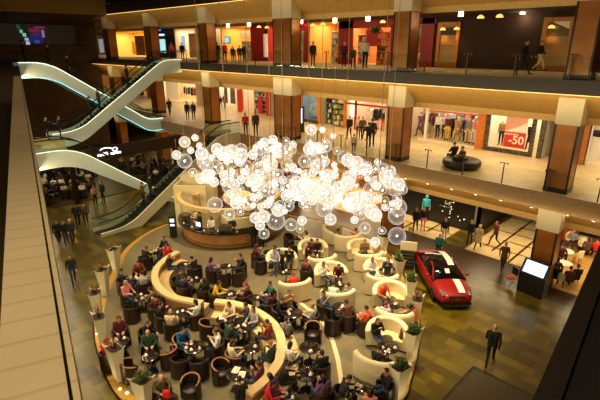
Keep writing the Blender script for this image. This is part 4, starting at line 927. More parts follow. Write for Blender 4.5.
# ------------------------------------------------------------------ red car
RED = M('car_red', (146, 6, 14), .38, .0, var=0, coat=.15); GLD = M('car_glass', (14, 14, 16), .08, var=0); CHR = M('car_chrome', (200, 200, 200), .15, 1.0, var=0); TYRE = M('tyre', (18, 18, 18), .7, var=0); WSTR = M('stripe_white', (238, 234, 228), .35, var=0); LAMPG = M('headlamp', (120, 122, 126), .1, .3, var=0)
def car():
    t = thing('car', 'red sports saloon with a white bonnet stripe parked on the tiles', 'car')
    # stations along the length (x forward): x, half width at sill, half width at belt, sill z, belt z, crown z
    ST = [(-2.32, .60, .62, .42, .70, .74), (-2.26, .74, .78, .30, .86, .95), (-2.0, .84, .85, .24, .93, 1.01), (-1.4, .88, .88, .22, .95, 1.04), (-.7, .89, .89, .20, .94, 1.03), (0, .89, .89, .20, .92, 1.02), (.7, .89, .885, .20, .90, .99), (1.2, .885, .87, .21, .86, .95), (1.7, .87, .83, .23, .79, .87), (2.1, .80, .74, .26, .70, .76), (2.27, .66, .60, .30, .60, .64), (2.33, .50, .46, .36, .52, .54)]
    V = []; Fc = []; m = 9
    for x, ws, wb, z0, zb, zc in ST:
        half = [(ws * .9, z0), (ws, z0 + .10), (max(ws, wb) * 1.005, (z0 + zb) / 2), (wb, zb), (wb * .62, zc - .01), (0, zc)]
        ring = [(-a, z) for a, z in half[:-1]] + [half[-1]] + [(a, z) for a, z in reversed(half[:-1])]
        V += [(x, a, z) for a, z in ring]
    m = 11
    for i in range(len(ST) - 1):
        for k in range(m): Fc.append((i * m + k, (i + 1) * m + k, (i + 1) * m + (k + 1) % m, i * m + (k + 1) % m))
    Fc += [tuple(range(m)), tuple((len(ST) - 1) * m + k for k in range(m))[::-1]]
    b = MB(); b.add(V, Fc, 0, True); o = b.build('body', RED, t); md = o.modifiers.new('s', 'SUBSURF'); md.levels = 1; md.render_levels = 2
    # cabin
    CB = [(-1.75, .70, .96, .97), (-1.15, .72, .98, 1.30), (-.55, .72, .98, 1.41), (.05, .72, .97, 1.40), (.45, .72, .95, 1.29), (1.15, .76, .90, .93)]
    V = []; 
    for x, w, z0, zr in CB:
        k = (zr - z0) / .45; wt = w - .17 * k
        V += [(x, -w - .08, z0 - .06), (x, -wt, max(zr - .05, z0 - .03)), (x, -wt * .55, zr), (x, wt * .55, zr), (x, wt, max(zr - .05, z0 - .03)), (x, w + .08, z0 - .06)]
    Fc = [(i * 6 + k, i * 6 + 6 + k, i * 6 + 7 + k, i * 6 + 1 + k) for i in range(5) for k in range(5)] + [(0, 1, 2, 3, 4, 5), tuple(range(30, 36))[::-1]]
    b = MB(); b.add(V, Fc, 0, True); b.build('cabin_glass', GLD, t)
    # roof skin and pillars in body colour
    V = []
    for x, w, z0, zr in CB[1:5]:
        k = (zr - z0) / .45; wt = w - .17 * k + .03
        V += [(x, -wt, zr - .04), (x, -wt * .55, zr + .02), (x, wt * .55, zr + .02), (x, wt, zr - .04)]
    b = MB(); b.add(V, [(i * 4 + k, i * 4 + 4 + k, i * 4 + 5 + k, i * 4 + 1 + k) for i in range(3) for k in range(3)], 0, True); b.build('roof_glass', GLD, t); b = MB()
    for s in (-1, 1):
        b.tube([(1.12, s * .80, .91), (.45, s * .62, 1.26), (.05, s * .59, 1.37)], .035, 6); b.tube([(-.45, s * .60, 1.37), (-.5, s * .80, .95)], .03, 6); b.tube([(-1.15, s * .60, 1.27), (-1.75, s * .76, .95)], .06, 6)
    b.build('roof_pillars', RED, t)
    b = MB(); b.add([(.62, -.12, 1.245), (.62, .10, 1.245), (.86, .10, 1.125), (.86, -.12, 1.125)], [(0, 1, 2, 3)]); b.build('windscreen_notice', WSTR, t)
    y0, y1 = .12, .44
    def st(pts):
        b = MB()
        for (xa, za), (xb, zb) in zip(pts[:-1], pts[1:]): b.add([(xa, y0, za), (xb, y0, zb), (xb, y1, zb - .012), (xa, y1, za - .012)], [(0, 1, 2, 3)])
        b.build('white_stripe', WSTR, t)
    st([(1.18, .968), (1.45, .94), (1.7, .898), (1.95, .84), (2.12, .775)]); st([(.44, 1.345), (.05, 1.447), (-.55, 1.455), (-1.15, 1.345)])
    for sx in (1.42, -1.36):
        for s in (-1, 1):
            b = MB(); b.lathe([(.20, -.11), (.30, -.11), (.325, -.08), (.325, .08), (.30, .11), (.20, .11)], 24, cap=False); T_ = Matrix.Translation((sx, s * .80, .325)) @ Matrix.Rotation(PI / 2, 4, 'X'); b.v = [tuple(T_ @ Vector(v)) for v in b.v]; w = b.build('tyre', TYRE, t)
            b = MB(); b.lathe([(0, .06 * -s), (.06, .06 * -s), (.20, .085 * -s), (.21, .085 * -s)], 20, cap=False)
            for j in range(5): a = 2 * PI * j / 5; b.box((.11 * math.cos(a), .11 * math.sin(a), -.10 * s), (.17, .05, .03), 0, a)
            b.v = [tuple(T_ @ Vector(v)) for v in b.v]; b.build('rim', CHR, w)
    for s in (-1, 1):
        b = MB(); b.ball((2.04, s * .62, .69), .15, 12, 8, sc=(1.5, .7, .5)); b.build('headlight', LAMPG, t)
        b = MB(); b.ball((-2.22, s * .58, .80), .13, 10, 6, sc=(.6, 1.5, .6)); b.build('tail_light', M('tail_lamp', (140, 8, 12), .2, var=0), t)
        b = MB(); b.ball((.78, s * .98, .99), .10, 10, 6, sc=(.8, 1.1, .7)); b.build('wing_mirror', RED, t)
    b = MB(); b.box((2.25, 0, .57), (.14, .74, .17)); g = b.build('grille', BLK, t)
    b = MB(); b.tube([(2.335, .085 * math.cos(2 * PI * k / 20), .57 + .085 * math.sin(2 * PI * k / 20)) for k in range(20)], .010, 6, closed=True)
    for k in range(3): a = PI / 2 + 2 * PI * k / 3; b.tube([(2.335, 0, .57), (2.335, .085 * math.cos(a), .57 + .085 * math.sin(a))], [.014, .004], 6)
    b.box((2.325, .21, .57), (.02, .22, .025)); b.box((2.325, -.21, .57), (.02, .22, .025)); b.build('emblem', CHR, g)
    b = MB(); b.box((2.16, 0, .31), (.36, 1.35, .12)); b.build('lower_intake', BLK, t); b = MB(); b.box((2.34, 0, .235), (.10, 1.2, .025)); b.build('splitter', CHR, t)
    for s in (-1, 1): b = MB(); b.box((0, s * .885, .22), (2.3, .03, .07)); b.build('side_skirt', BLK, t)
    return t
c = car(); fa, ra = G(433, 299, 0), G(417.5, 272, 0); d = (fa - ra).normalized(); rgt = Vector((d.y, -d.x, 0)); mid = (fa + ra) / 2 - rgt * -.0
side = 1 if (Vector((0, 0, 0)) - mid).dot(rgt) < 0 else -1
c.location = mid + rgt * .82 * side; c.rotation_euler.z = math.atan2(d.y, d.x); c.scale = (1.03,) * 3
# ------------------------------------------------------------------ kiosk, red folding seat, food court
t = thing('touchscreen_kiosk', 'black touchscreen kiosk with bright tilted screen before the rightmost column', 'kiosk', (-5.75, 22.75, 0), math.radians(172))
b = MB(); b.box((0, 0, .55), (1.30, .55, 1.10)); b.extrude([(-.275, 1.10), (.275, 1.10), (-.12, 1.75), (-.275, 1.75)], -.65, .65); b.build('cabinet', BLK, t)
b = MB(); ang = math.atan2(.65, -.395); b.add([(-.52, .262, 1.16), (.52, .262, 1.16), (.52, -.068, 1.70), (-.52, -.068, 1.70)], [(0, 1, 2, 3)]); b.build('screen', M('kiosk_screen', (176, 214, 246), .2, emit=2.2, var=0), t)
for k, (x, zz, w) in enumerate(((-.30, .25, .30), (.1, .5, .25), (.28, .2, .2), (0, .78, .5))): b = MB(); y = .262 - .33 * zz + .006; b.add([(x - w / 2, y, 1.16 + .54 * zz), (x + w / 2, y, 1.16 + .54 * zz), (x + w / 2, y - .04, 1.22 + .54 * zz), (x - w / 2, y - .04, 1.22 + .54 * zz)], [(0, 1, 2, 3)]); b.build('screen_panel', M('kiosk_item', (236, 244, 250), .3, emit=2.0, var=0), t)
t = thing('folding_chair', 'red-seated folding chair with metal legs beside the touchscreen kiosk', 'chair', G(510, 285, 0), 2.6)
b = MB(); b.box((0, 0, .46), (.42, .40, .05)); b.build('seat', M('seat_red', (196, 34, 26), .5), t); b = MB(); b.box((0, -.20, .80), (.42, .04, .42)); b.build('backrest', BLK, t)
for sx in (-.2, .2):
    b = MB(); b.tube([(sx, .24, 0), (sx, -.2, .62), (sx, -.2, 1.0)], .014, 6); b.build('leg', STEEL, t); b = MB(); b.tube([(sx, -.24, 0), (sx, .2, .46)], .014, 6); b.build('leg', STEEL, t)
def mk_arm(mat):
    t = thing('dining_armchair', 'x', 'chair')
    b = MB(); b.lathe([(0, .42), (.25, .42), (.26, .48), (0, .50)], 18); b.build('seat', mat, t); b = MB(); b.arcwall(.24, .28, .48, lambda q: .66 + .22 * math.sin(PI * q), math.radians(-195), math.radians(15), 18); b.build('backrest', mat, t)
    for a in (45, 135, 225, 315): b = MB(); b.tube([(.17 * math.cos(math.radians(a)), .17 * math.sin(math.radians(a)), .42), (.24 * math.cos(math.radians(a)), .24 * math.sin(math.radians(a)), 0)], [.018, .012], 6); b.build('leg', WOODT, t)
    return t
FC = [((570, 239), (565, 250), 'cream', 'cream dining armchair farthest back in the food court'), ((583, 245), (576, 252), 'cream', 'cream dining armchair near the dark rear wall of the food court'), ((578, 256), (566, 252), 'cream', 'cream dining armchair at the right of the white food court table'), ((561, 278), (565, 264), 'cream', 'cream dining armchair nearest the rightmost column'), ((575, 275), (567, 262), 'black', 'dark dining armchair nearest the viewer in the food court'), ((560, 247), (566, 252), 'black', 'dark dining armchair left of the white food court table')]
for px, tp, cm, lab in FC:
    m_ = CREAM if cm == 'cream' else LEATHER_D
    Q = G(*px, .48); Q.z = .012; D = G(*tp, .48); PR.put('arm' + cm, lambda: mk_arm(m_), Q, face(Q, D), lab)
for k, px in enumerate(((566, 251), (564, 263), (584, 238))): q = G(*px, .73); q.z = .012; PR.put('ftab', lambda: mk_table(.42, M('white_top', (236, 226, 206), .4)), q, 0, ('white round table in the food court middle', 'white round table nearest the viewer in the food court', 'white round table by the food court rear wall')[k])
for px, desc, cl_, hr, tp in (((574, 232), 'grey sweater', 'grey', (S, 'black'), (566, 250)), ((589, 239), 'brown top', 'brown', (Lg, 'brown'), (584, 240)), ((597, 240), 'red jacket', 'red', (S, 'black'), (584, 240)), ((564, 245), 'dark maroon top', 'maroon', (S, 'black'), (566, 251)), ((559, 259), 'navy top', 'navy', (Lg, 'black'), (564, 262)), ((571, 268), 'brown sweater', 'brown', (S, 'brown'), (564, 262)), ((578, 266), 'charcoal top', 'charcoal', (S, 'red'), (564, 262)), ((557, 265), 'dark coat', 'black', (S, 'black'), (564, 262))):
    Q = G(*px, 1.2); Q.z = .012; D = G(*tp, .7); person('sit', Q, face(Q, D), 'person in %s seated in the food court right of the column' % desc, cl_, 'charcoal', hr)
t = thing('red_cabinet', 'red-brown cabinet at the far left of the food court', 'cabinet', G(564, 240, .012)); b = MB(); b.box((0, 0, .5), (1.1, .5, 1.0)); b.build('body', M('cabinet_red', (150, 52, 24), .5), t); b = MB(); b.box((0, 0, 1.02), (1.16, .56, .05)); b.build('top', WOODT, t)
b = MB(); b.span(-5.0, 2.6, 33, 33.2, 0, 4.4); struct(b.build('wall_court', M('court_wall', (38, 28, 22), .7)))
# ------------------------------------------------------------------ people on foot
def walker(feet, toward, pose_, desc, top, bot, hr, z=0.0, sc=.98, where=None):
    Q = G(*feet, z); D = G(*toward, z); return person(pose_, Q, face(Q, D), desc, top, bot, hr, scale=sc)
W = [((489, 366), (496, 330), 'walk', 'tall person in black walking alone above the entrance mat', 'black', 'black', ('bald', 'brown'), 0, 1.10),
 ((74.5, 284), (80, 300), 'walk', 'person in dark jacket walking alone beside the pale parapet', 'charcoal', 'denim', (S, 'black'), 0, .98),
 ((502, 270), (506, 290), 'walk_coat', 'person in long brown coat walking between kiosk and pale marble', 'brown', 'black', (S, 'black'), 0, .98),
 ((469, 245), (462, 262), 'walk', 'person in black with backpack at the pale marble corner', 'black', 'black', (Lg, 'brown'), 0, 1.0),
 ((477, 249.5), (486, 240), 'walk_coat', 'person in beige coat beside the black-clad walker', 'beige', 'black', ('hood', 'beige'), 0, .95),
 ((494, 246), (478, 247), 'walk', 'person in dark red jacket striding over the dark floor grid', 'maroon', 'black', ('hood', 'maroon'), 0, .98),
 ((443.5, 242), (446, 260), 'stand', 'person in black coat with pale trousers before the black storefront', 'black', 'cream', ('hood', 'rust'), 0, .98),
 ((415, 231.5), (410, 245), 'walk', 'person in dark coat with yellow bag near the globes', 'black', 'black', (Lg, 'brown'), 0, 1.0),
 ((422.5, 230.5), (424, 245), 'stand', 'person in black and pink beside the turquoise hoodie', 'black', 'pink', (S, 'red'), 0, .98),
 ((425, 220), (420, 240), 'stand', 'person in turquoise hooded top by the black storefront', 'turquoise', 'black', ('hood', 'turquoise'), 0, 1.1),
 ((437.5, 258), (430, 275), 'stand', 'person in teal top standing just behind the red car', 'teal', 'black', (S, 'brown'), 0, .9),
 ((60, 245), (70, 260), 'walk_coat', 'person in black coat, left of the trio near the parapet', 'black', 'black', ('hood', 'black'), 0, .98),
 ((67, 245), (74, 262), 'walk', 'person in black, middle of the trio near the parapet', 'black', 'charcoal', (S, 'black'), 0, .98),
 ((73.5, 244), (82, 260), 'walk', 'person in charcoal with pale hood, right of the trio', 'charcoal', 'black', ('hood', 'beige'), 0, .98),
 ((79, 228), (74, 210), 'walk', 'person in dark coat walking away, left of the pair by the escalator', 'black', 'black', (S, 'black'), 0, 1.05),
 ((87, 226), (83, 208), 'walk', 'person in brown jacket walking away, right of the pair by the escalator', 'brown', 'black', (S, 'black'), 0, 1.05),
 ((96, 206), (110, 214), 'stand', 'person in tan top standing before the dim cafe', 'tan', 'black', (S, 'black'), 0, 1.0),
 ((104, 203), (96, 206), 'stand', 'tall person in dark coat standing before the dim cafe', 'black', 'black', (S, 'black'), 0, 1.08)]
for w in W: walker(w[0], w[1], w[2], w[3], w[4], w[5], w[6], w[7], w[8])
b_ = mk_bag('yellow'); b_.location = G(76, 242, 0) ; b_['label'] = 'yellow shopping bag carried beside the trio near the parapet'
b_ = mk_bag('yellow'); b_.location = G(410.5, 230.5, 0); b_['label'] = 'yellow bag beside the dark-coated person near the globes'
for f in (((349, 139), (343, 145), 'walk', 'person in black coat, left of the first-gallery group', 'black', 'black', (S, 'black'), 1.02), ((358, 139), (350, 142), 'stand', 'person in white shirt behind the first-gallery group', 'cream', 'brown', (S, 'black'), 1.0), ((362, 140), (370, 150), 'walk', 'person in brown jacket striding in the first-gallery group', 'brown', 'black', (S, 'black'), 1.02),
   ((368, 148), (360, 140), 'stand_arms', 'person in black, nearest the rail of the first-gallery group', 'black', 'black', (S, 'black'), 1.02), ((371.5, 147), (366, 140), 'stand', 'tall person in dark coat beside the column on the first gallery', 'charcoal', 'black', (S, 'black'), 1.15), ((353.5, 154.5), (360, 148), 'stand', 'child in beige jacket at the first-gallery balustrade', 'beige', 'denim', (S, 'red'), .78),
   ((246, 135), (252, 142), 'stand', 'person in red jacket on the first gallery above the bar', 'red', 'black', (S, 'black'), 1.0), ((256, 136), (250, 143), 'stand', 'person in dark maroon coat beside the red jacket above the bar', 'maroon', 'black', (S, 'black'), 1.1),
   ((170, 116), (178, 120), 'walk', 'person in black leaning by the first-gallery escalator head', 'black', 'black', (S, 'black'), 1.0), ((188, 120), (180, 126), 'stand', 'person in dark coat, left of the group beside the second left column', 'black', 'black', (S, 'black'), 1.0), ((194, 120), (186, 125), 'stand', 'person in charcoal top in the group beside the second left column', 'charcoal', 'black', (S, 'brown'), 1.0),
   ((225, 109), (232, 114), 'walk', 'person in orange top by the white shop on the first gallery', 'rust', 'denim', (S, 'red'), .95), ((221, 108), (215, 112), 'walk', 'child in dark jacket before the white shop posters', 'charcoal', 'denim', (S, 'black'), .75)):
    walker(f[0], f[1], f[2], f[3], f[4], f[5], f[6], F1, f[7])
def up(px, zoff): return G(*px, F2)
UP = [((524, 77), (560, 78), 'walk', 'person in black walking past the dark wood wall, upper gallery', 'black', 'black', (S, 'black'), 1.0), ((313, 68), (330, 70), 'stand', 'person in black by the yellow shop on the upper gallery', 'black', 'black', (S, 'black'), 1.0), ((344, 71), (360, 74), 'stand', 'person in dark maroon top before the red shop, upper gallery', 'maroon', 'black', (S, 'black'), 1.0), ((353, 72), (350, 80), 'stand', 'person in green-grey coat before the red shop, upper gallery', 'green', 'black', (S, 'blond'), .8), ((365, 73), (380, 76), 'stand', 'person in white sweater with black bag, upper gallery', 'white', 'black', (S, 'black'), 1.1),
   ((172.5, 62.6), (180, 66), 'stand', 'person in coral red top near the upper escalator head', 'orange', 'black', (S, 'black'), 1.0), ((183, 63), (178, 66), 'stand', 'person in black top and blue jeans near the upper escalator head', 'black', 'denim', (S, 'brown'), 1.0), ((218, 65), (225, 70), 'stand', 'person in dark coat beside the second left column, upper gallery', 'black', 'black', (S, 'black'), 1.0), ((225, 65.6), (232, 70), 'stand', 'person in red jacket of the dark group, upper gallery', 'red', 'black', (S, 'black'), 1.0), ((233, 66), (228, 70), 'stand', 'person in charcoal, middle of the dark upper-gallery group', 'charcoal', 'black', (Lg, 'black'), .82), ((240, 66), (236, 72), 'stand', 'person in black with bag, right of the dark upper-gallery group', 'black', 'black', (S, 'brown'), .85), ((245, 66.5), (240, 72), 'stand', 'person in navy at the right end of the dark upper group', 'navy', 'black', (S, 'black'), .9)]
for f in UP:
    # feet hidden behind the slab edge: stand them on the walkway behind the balustrade
    p = GY(f[0][0], 60, 25.2); Q = Vector((p.x, 25.2 + (hash(f[0][0] * 10) % 5) * .25, F2)); D = Vector((GY(f[1][0], 60, 24).x, 24, F2)) if f[2] != 'walk' else Q + Vector((3, .3, 0))
    person(f[2], Q, face(Q, D), f[3], f[4], f[5], f[6], scale=f[7])
# riders on the escalators
def ride(y, x, z, back, desc, c, hr): person('stand', Vector((x, y, z + .1)), 0 if not back else PI, desc, c, 'black', hr)
ride(12.6, -40.1, 10.30, 0, 'dark rider high on the white upper left escalator', 'black', (S, 'black')); ride(10.9, -40.1, 10.52, 0, 'dark figure on the top landing of the upper left escalator', 'charcoal', (S, 'black')); ride(13.9, -40.1, 9.45, 0, 'dark rider carrying a bag midway down the upper left escalator', 'navy', (S, 'brown'))
ride(14.6, -38.6, 6.25, 0, 'first dark rider low on the middle white escalator', 'black', (S, 'black')); ride(15.4, -38.6, 6.80, 0, 'second dark rider low on the middle white escalator', 'charcoal', (S, 'brown')); ride(18.1, -38.6, 8.6, 0, 'dark rider near the top of the middle white escalator', 'black', (S, 'black'))
ride(13.8, -29.2, 1.1, 0, 'rider in brown jacket low on the ground-floor escalator', 'brown', (S, 'red')); ride(14.4, -29.2, 1.5, 0, 'rider in black just above the brown jacket on the ground-floor escalator', 'black', (S, 'black'))
for k, (x, y, desc) in enumerate(((-36.9, 10.6, 'dark-coated person waiting at the foot of the middle escalator'), (-36.6, 11.4, 'person in charcoal at the foot of the middle escalator'))): person('stand', Vector((x, y, F1)), -.3, desc, ('black', 'charcoal')[k], 'black', (S, 'black'))
# ottoman on the first gallery
q = G(461, 167, F1); t = thing('round_ottoman', 'dark round ottoman bench on the first gallery walkway', 'ottoman', q)
b = MB(); b.lathe([(.98, .10), (1.08, .16), (1.08, .40), (1.0, .47), (0, .48)], 36); b.build('cushion', LEATHER, t); b = MB(); b.lathe([(.9, 0), (.9, .10), (0, .1)], 30); b.build('plinth', BLK, t); b = MB(); b.lathe([(.35, .47), (.32, .62), (0, .66)], 24); b.build('back_cone', LEATHER, t)
person('sit', q + Vector((.1, -.45, -.02)), 2.6, 'person in dark maroon jacket sitting on the round ottoman', 'maroon', 'black', (S, 'black')); person('sit', q + Vector((-.8, .45, -.02)), 1.0, 'person behind the round ottoman, only partly seen', 'black', 'black', (S, 'red'))
# ------------------------------------------------------------------ shops
def X1at(px, lvl): return GY(px, {0: 190, 1: 118, 2: 52}[lvl], YS).x
ZB = {0: 0.0, 1: F1, 2: F2}
def wallm(c): return M('shop_wall_%d_%d_%d' % c, c, .75, var=.05)
nw = [0]
def room(lvl, pa, pb, wall, lightc, energy, depth=3.6, side=None):
    xa, xb = (X1at(pa, lvl), X1at(pb, lvl)) if lvl else (pa, pb); z = ZB[lvl]; nw[0] += 1
    b = MB(); b.span(xa, xb, YS + depth, YS + depth + .1, z, z + 3.5); b.span(xa + .01, xa + .09, YS, YS + depth, z, z + 3.5); b.span(xb - .09, xb - .01, YS, YS + depth, z, z + 3.5)
    b.span(xa, xb, YS, YS + depth, z + 3.28, z + 3.4)
    struct(b.build('wall_shop_%d' % nw[0], wallm(wall)))
    w = xb - xa
    light('AREA', ((xa + xb) / 2, YS + depth * .42, z + 3.2), energy * w, lightc, w * .85, depth * .6, (( xa + xb) / 2, YS + depth * .42, z), name='shop_ceiling_light')
    return xa, xb, z
def front_bar(lvl, pa, pb, z0, z1, mat, y=YS - .06, nm='trim_%d'):
    xa, xb = X1at(pa, lvl), X1at(pb, lvl); nw[0] += 1
    b = MB(); b.span(xa, xb, y - .06, y + .06, ZB[lvl] + z0, ZB[lvl] + z1); struct(b.build('trim_%d' % (40 + nw[0]), mat))
ORG = M('orange_pilaster', (206, 112, 34), .5); REDW = M('red_lacquer', (168, 18, 16), .4); DARKF = M('black_storefront', (14, 12, 12), .3); YEL = (244, 184, 60)
GOODC = [(210, 60, 50), (230, 220, 205), (40, 40, 46), (70, 100, 150), (220, 170, 60), (110, 140, 80), (150, 70, 110), (235, 150, 90), (90, 60, 40), (180, 190, 200)]
GOODM = [M('goods_%d' % i, c, .6, var=.05) for i, c in enumerate(GOODC)]
def shelf(lvl, px0, px1, dy, h, rows, label, pal, frame, seed, depth=.4, z0=0):
    xa, xb = X1at(px0, lvl), X1at(px1, lvl); w = xb - xa; q = random.Random(seed)
    t = thing('shelving_unit', label, 'shelf', ((xa + xb) / 2, YS + dy, ZB[lvl] + z0))
    b = MB(); b.box((0, depth / 2, h / 2), (w, .04, h)); b.box((-w / 2 + .02, 0, h / 2), (.04, depth, h)); b.box((w / 2 - .02, 0, h / 2), (.04, depth, h)); b.build('frame', frame, t)
    g = MB()
    for r in range(rows + 1):
        z = .06 + (h - .1) * r / rows; b = MB(); b.box((0, 0, z), (w, depth, .04)); b.build('shelf_board', frame, t)
        if r < rows:
            x = -w / 2 + .08
            while x < w / 2 - .2:
                gw = q.uniform(.10, .30); gh = (h - .1) / rows * q.uniform(.45, .85); g.box((x + gw / 2, -.04, z + .02 + gh / 2), (gw, depth * .7, gh), q.choice(pal)); x += gw + q.uniform(.01, .06)
    o = g.build('folded_goods', GOODM, t); o['kind'] = 'stuff'; return t
def rack(lvl, px0, px1, dy, label, pal, seed, z=1.55, n=None):
    xa, xb = X1at(px0, lvl), X1at(px1, lvl); w = xb - xa; q = random.Random(seed)
    t = thing('clothes_rack', label, 'clothes rack', ((xa + xb) / 2, YS + dy, ZB[lvl]))
    b = MB(); b.tube([(-w / 2, 0, z), (w / 2, 0, z)], .02, 6)
    for s in (-1, 1): b.tube([(s * w / 2, 0, 0), (s * w / 2, 0, z)], .02, 6); b.box((s * w / 2, 0, .02), (.05, .5, .04))
    b.build('rail', STEEL, t); n = n or max(3, int(w / .22))
    for i in range(n):
        x = -w / 2 + .12 + (w - .24) * (i + .5) / n; L = q.uniform(.65, 1.05); a = q.uniform(.14, .2)
        b = MB(); V = []
        for k, (zz, ww, dd) in enumerate(((0, .03, .03), (-.06, .10, .10), (-.12, .09, .20), (-L * .6, .09, .20), (-L, .12, .24))): V += [(x + ww * c * .8, dd * s_, z - .03 + zz) for c, s_ in ((-1, -1), (1, -1), (1, 1), (-1, 1))]
        b.add(V, [(k * 4 + j, k * 4 + (j + 1) % 4, k * 4 + 4 + (j + 1) % 4, k * 4 + 4 + j) for k in range(4) for j in range(4)] + [(3, 2, 1, 0), (16, 17, 18, 19)]); b.build('garment', cloth(q.choice(pal)), t)
    return t
MANN = M('mannequin_skin', (226, 206, 182), .4, var=0)
def mann(lvl, px, dy, label, top, bot, z0=.15, sc=1.0, pose_='stand', hr=None):
    x = X1at(px, lvl); return person(pose_, Vector((x, YS + dy, ZB[lvl] + z0)), PI, label, top, bot, hr, scale=sc, cat='mannequin', name='mannequin', skin=MANN)
WARM, NEUT = (255, 224, 172), (255, 232, 200)
def panel(lvl, px0, px1, z0, z1, dy, mat, name, label, cat, th=.06):
    xa, xb = X1at(px0, lvl), X1at(px1, lvl); b = MB(); b.box((0, 0, (z1 - z0) / 2), (xb - xa, th, z1 - z0)); o = b.build(name, mat, None, ((xa + xb) / 2, YS + dy, ZB[lvl] + z0))
    if label: tag(o, label, cat)
    return o
# ---- first gallery
room(1, 594, 640, (236, 232, 224), NEUT, 34); panel(1, 595.5, 606, .25, 3.1, .25, M('white_poster', (236, 232, 226), .5, var=.02), 'poster', 'white poster at the right edge beyond the brown panel, first gallery', 'poster'); b = MB(); b.ball((0, 0, 0), .5, 12, 8, sc=(1.0, .08, .4)); tag(b.build('black_motif', BLK, None, (X1at(601, 1), YS + .17, F1 + 1.9)), 'dark motif on the white poster at right edge', 'poster motif')
front_bar(1, 577, 593, 0, 3.2, M('brown_panel', (168, 100, 40), .4))
room(1, 487, 548, (238, 230, 210), NEUT, 30, 2.2)
front_bar(1, 479, 487, 0, 3.0, ORG); front_bar(1, 300, 303, 0, 3.0, ORG); front_bar(1, 318, 321, 0, 3.0, ORG); front_bar(1, 344, 347, 0, 3.0, ORG); front_bar(1, 355, 357, 0, 3.0, REDW); front_bar(1, 241, 244, .2, 3.0, ORG)
MOS = tile_mat('dark_mosaic', (30, 28, 24), (120, 110, 90), .11, .09, .35, .008)
MOS.node_tree.nodes['Brick Texture'].inputs['Mortar'].default_value = (.01, .01, .01, 1)
mt = MOS.node_tree; mpn = mt.nodes.new('ShaderNodeMapping'); mpn.inputs['Rotation'].default_value = (PI / 2, 0, 0); tcn = [n for n in mt.nodes if n.type == 'TEX_COORD'][0]; mt.links.new(tcn.outputs['Object'], mpn.inputs[0]); mt.links.new(mpn.outputs[0], [n for n in mt.nodes if n.type == 'TEX_BRICK'][0].inputs['Vector'])
front_bar(1, 487.5, 491.5, 0, 3.0, MOS); front_bar(1, 534, 538.5, 0, 3.0, MOS); front_bar(1, 491.5, 534, .0, .28, MOS); front_bar(1, 543, 548, 0, 3.0, MOS)
# sale poster
xa, xb = X1at(505, 1), X1at(527, 1); w = xb - xa; pc = thing('sale_poster', 'red sale poster reading -50 hanging in the mosaic-framed shop window', 'poster', ((xa + xb) / 2, YS + .35, F1 + .35))
b = MB(); b.box((0, 0, .5), (w, .03, 1.0)); b.build('red_field', M('poster_red', (222, 52, 34), .5, var=.02), pc)
b = MB(); b.box((0, 0, 1.5), (w, .03, 1.0)); b.build('pink_field', M('poster_pink', (240, 170, 150), .5, var=.03), pc)
b = MB(); b.add([(-w / 2, -.02, 1.02), (w / 2, -.02, 1.05), (w / 2, -.02, 1.70), (w * .1, -.02, 1.38)], [(0, 1, 2, 3)]); b.build('white_flash', M('poster_white', (250, 246, 238), .5, var=0), pc)
def text(s, size, loc, rot, mat, parent, name='lettering', ext=.01):
    c = bpy.data.curves.new('txt', 'FONT'); c.body = s; c.size = size; c.extrude = ext; c.align_x = 'CENTER'; c.align_y = 'CENTER'; c.offset = .012
    o = bpy.data.objects.new('txt', c); COL.objects.link(o); dg = bpy.context.evaluated_depsgraph_get(); me = bpy.data.meshes.new_from_object(o.evaluated_get(dg)); bpy.data.objects.remove(o)
    me.materials.clear(); me.materials.append(mat); o = bpy.data.objects.new(name, me); COL.objects.link(o); o.parent = parent; o.location = loc; o.rotation_euler = rot; return o
text('-50', .74, (.12, -.04, .48), (PI / 2, 0, 0), MC['poster_white'], pc)
b = MB(); 
for k in range(9): b.box((-.62 + .10 * k, -.025, .86), (.06, .01, .09 if k % 3 else .12))
b.build('small_print', MC['poster_white'], pc)
mann(1, 500, .7, 'mannequin in beige and black dress left of the red sale poster', 'tan', 'black', .3, 1.0, 'stand'); mann(1, 531, .55, 'mannequin in black coat right of the red sale poster', 'black', 'black', .3, 1.02, 'walk_coat')
# clothing shop
room(1, 408, 479, (206, 184, 150), NEUT, 26)
front_bar(1, 421, 479, 0, .16, WALLW, YS - .15); front_bar(1, 421, 479, 2.15, 2.25, M('red_rail', (206, 84, 56), .5), YS + .3)
front_bar(1, 426, 428.5, .1, 2.6, M('white_post', (232, 224, 206), .5))
for k, (px, dy, lab, tp, bt, ps) in enumerate(((419, .3, 'mannequin in purple-grey coat at the clothing shop entrance', 'purple', 'charcoal', 'walk_coat'), (435, .6, 'mannequin in white shirt on the clothing shop plinth', 'white', 'charcoal', 'stand'), (441, .7, 'mannequin in lavender top beside the white shirt mannequin', 'lavender', 'black', 'stand_arms'), (446, .45, 'mannequin in maroon top and yellow trousers on the plinth', 'maroon', 'yellow', 'stand'), (449, .9, 'mannequin in black jacket behind the yellow trousers', 'black', 'black', 'stand'), (456, .4, 'mannequin in flowered tan dress on the plinth', 'tan', 'beige', 'walk_coat'), (463, .7, 'mannequin in black suit beside the flowered dress', 'black', 'black', 'stand'), (467.5, .4, 'mannequin in pale grey jacket and beige trousers', 'grey', 'beige', 'stand'), (472.5, .45, 'mannequin in pink top next to the orange pilaster', 'pink', 'white', 'stand'))):
    mann(1, px, dy, lab, tp, bt, .16, 1.06, ps, ((S, 'black') if k % 3 == 0 else None))
DKP = ['black', 'charcoal', 'navy', 'maroon', 'white', 'grey', 'rust']; LTP = ['white', 'cream', 'beige', 'black', 'grey', 'red', 'pink', 'denim']
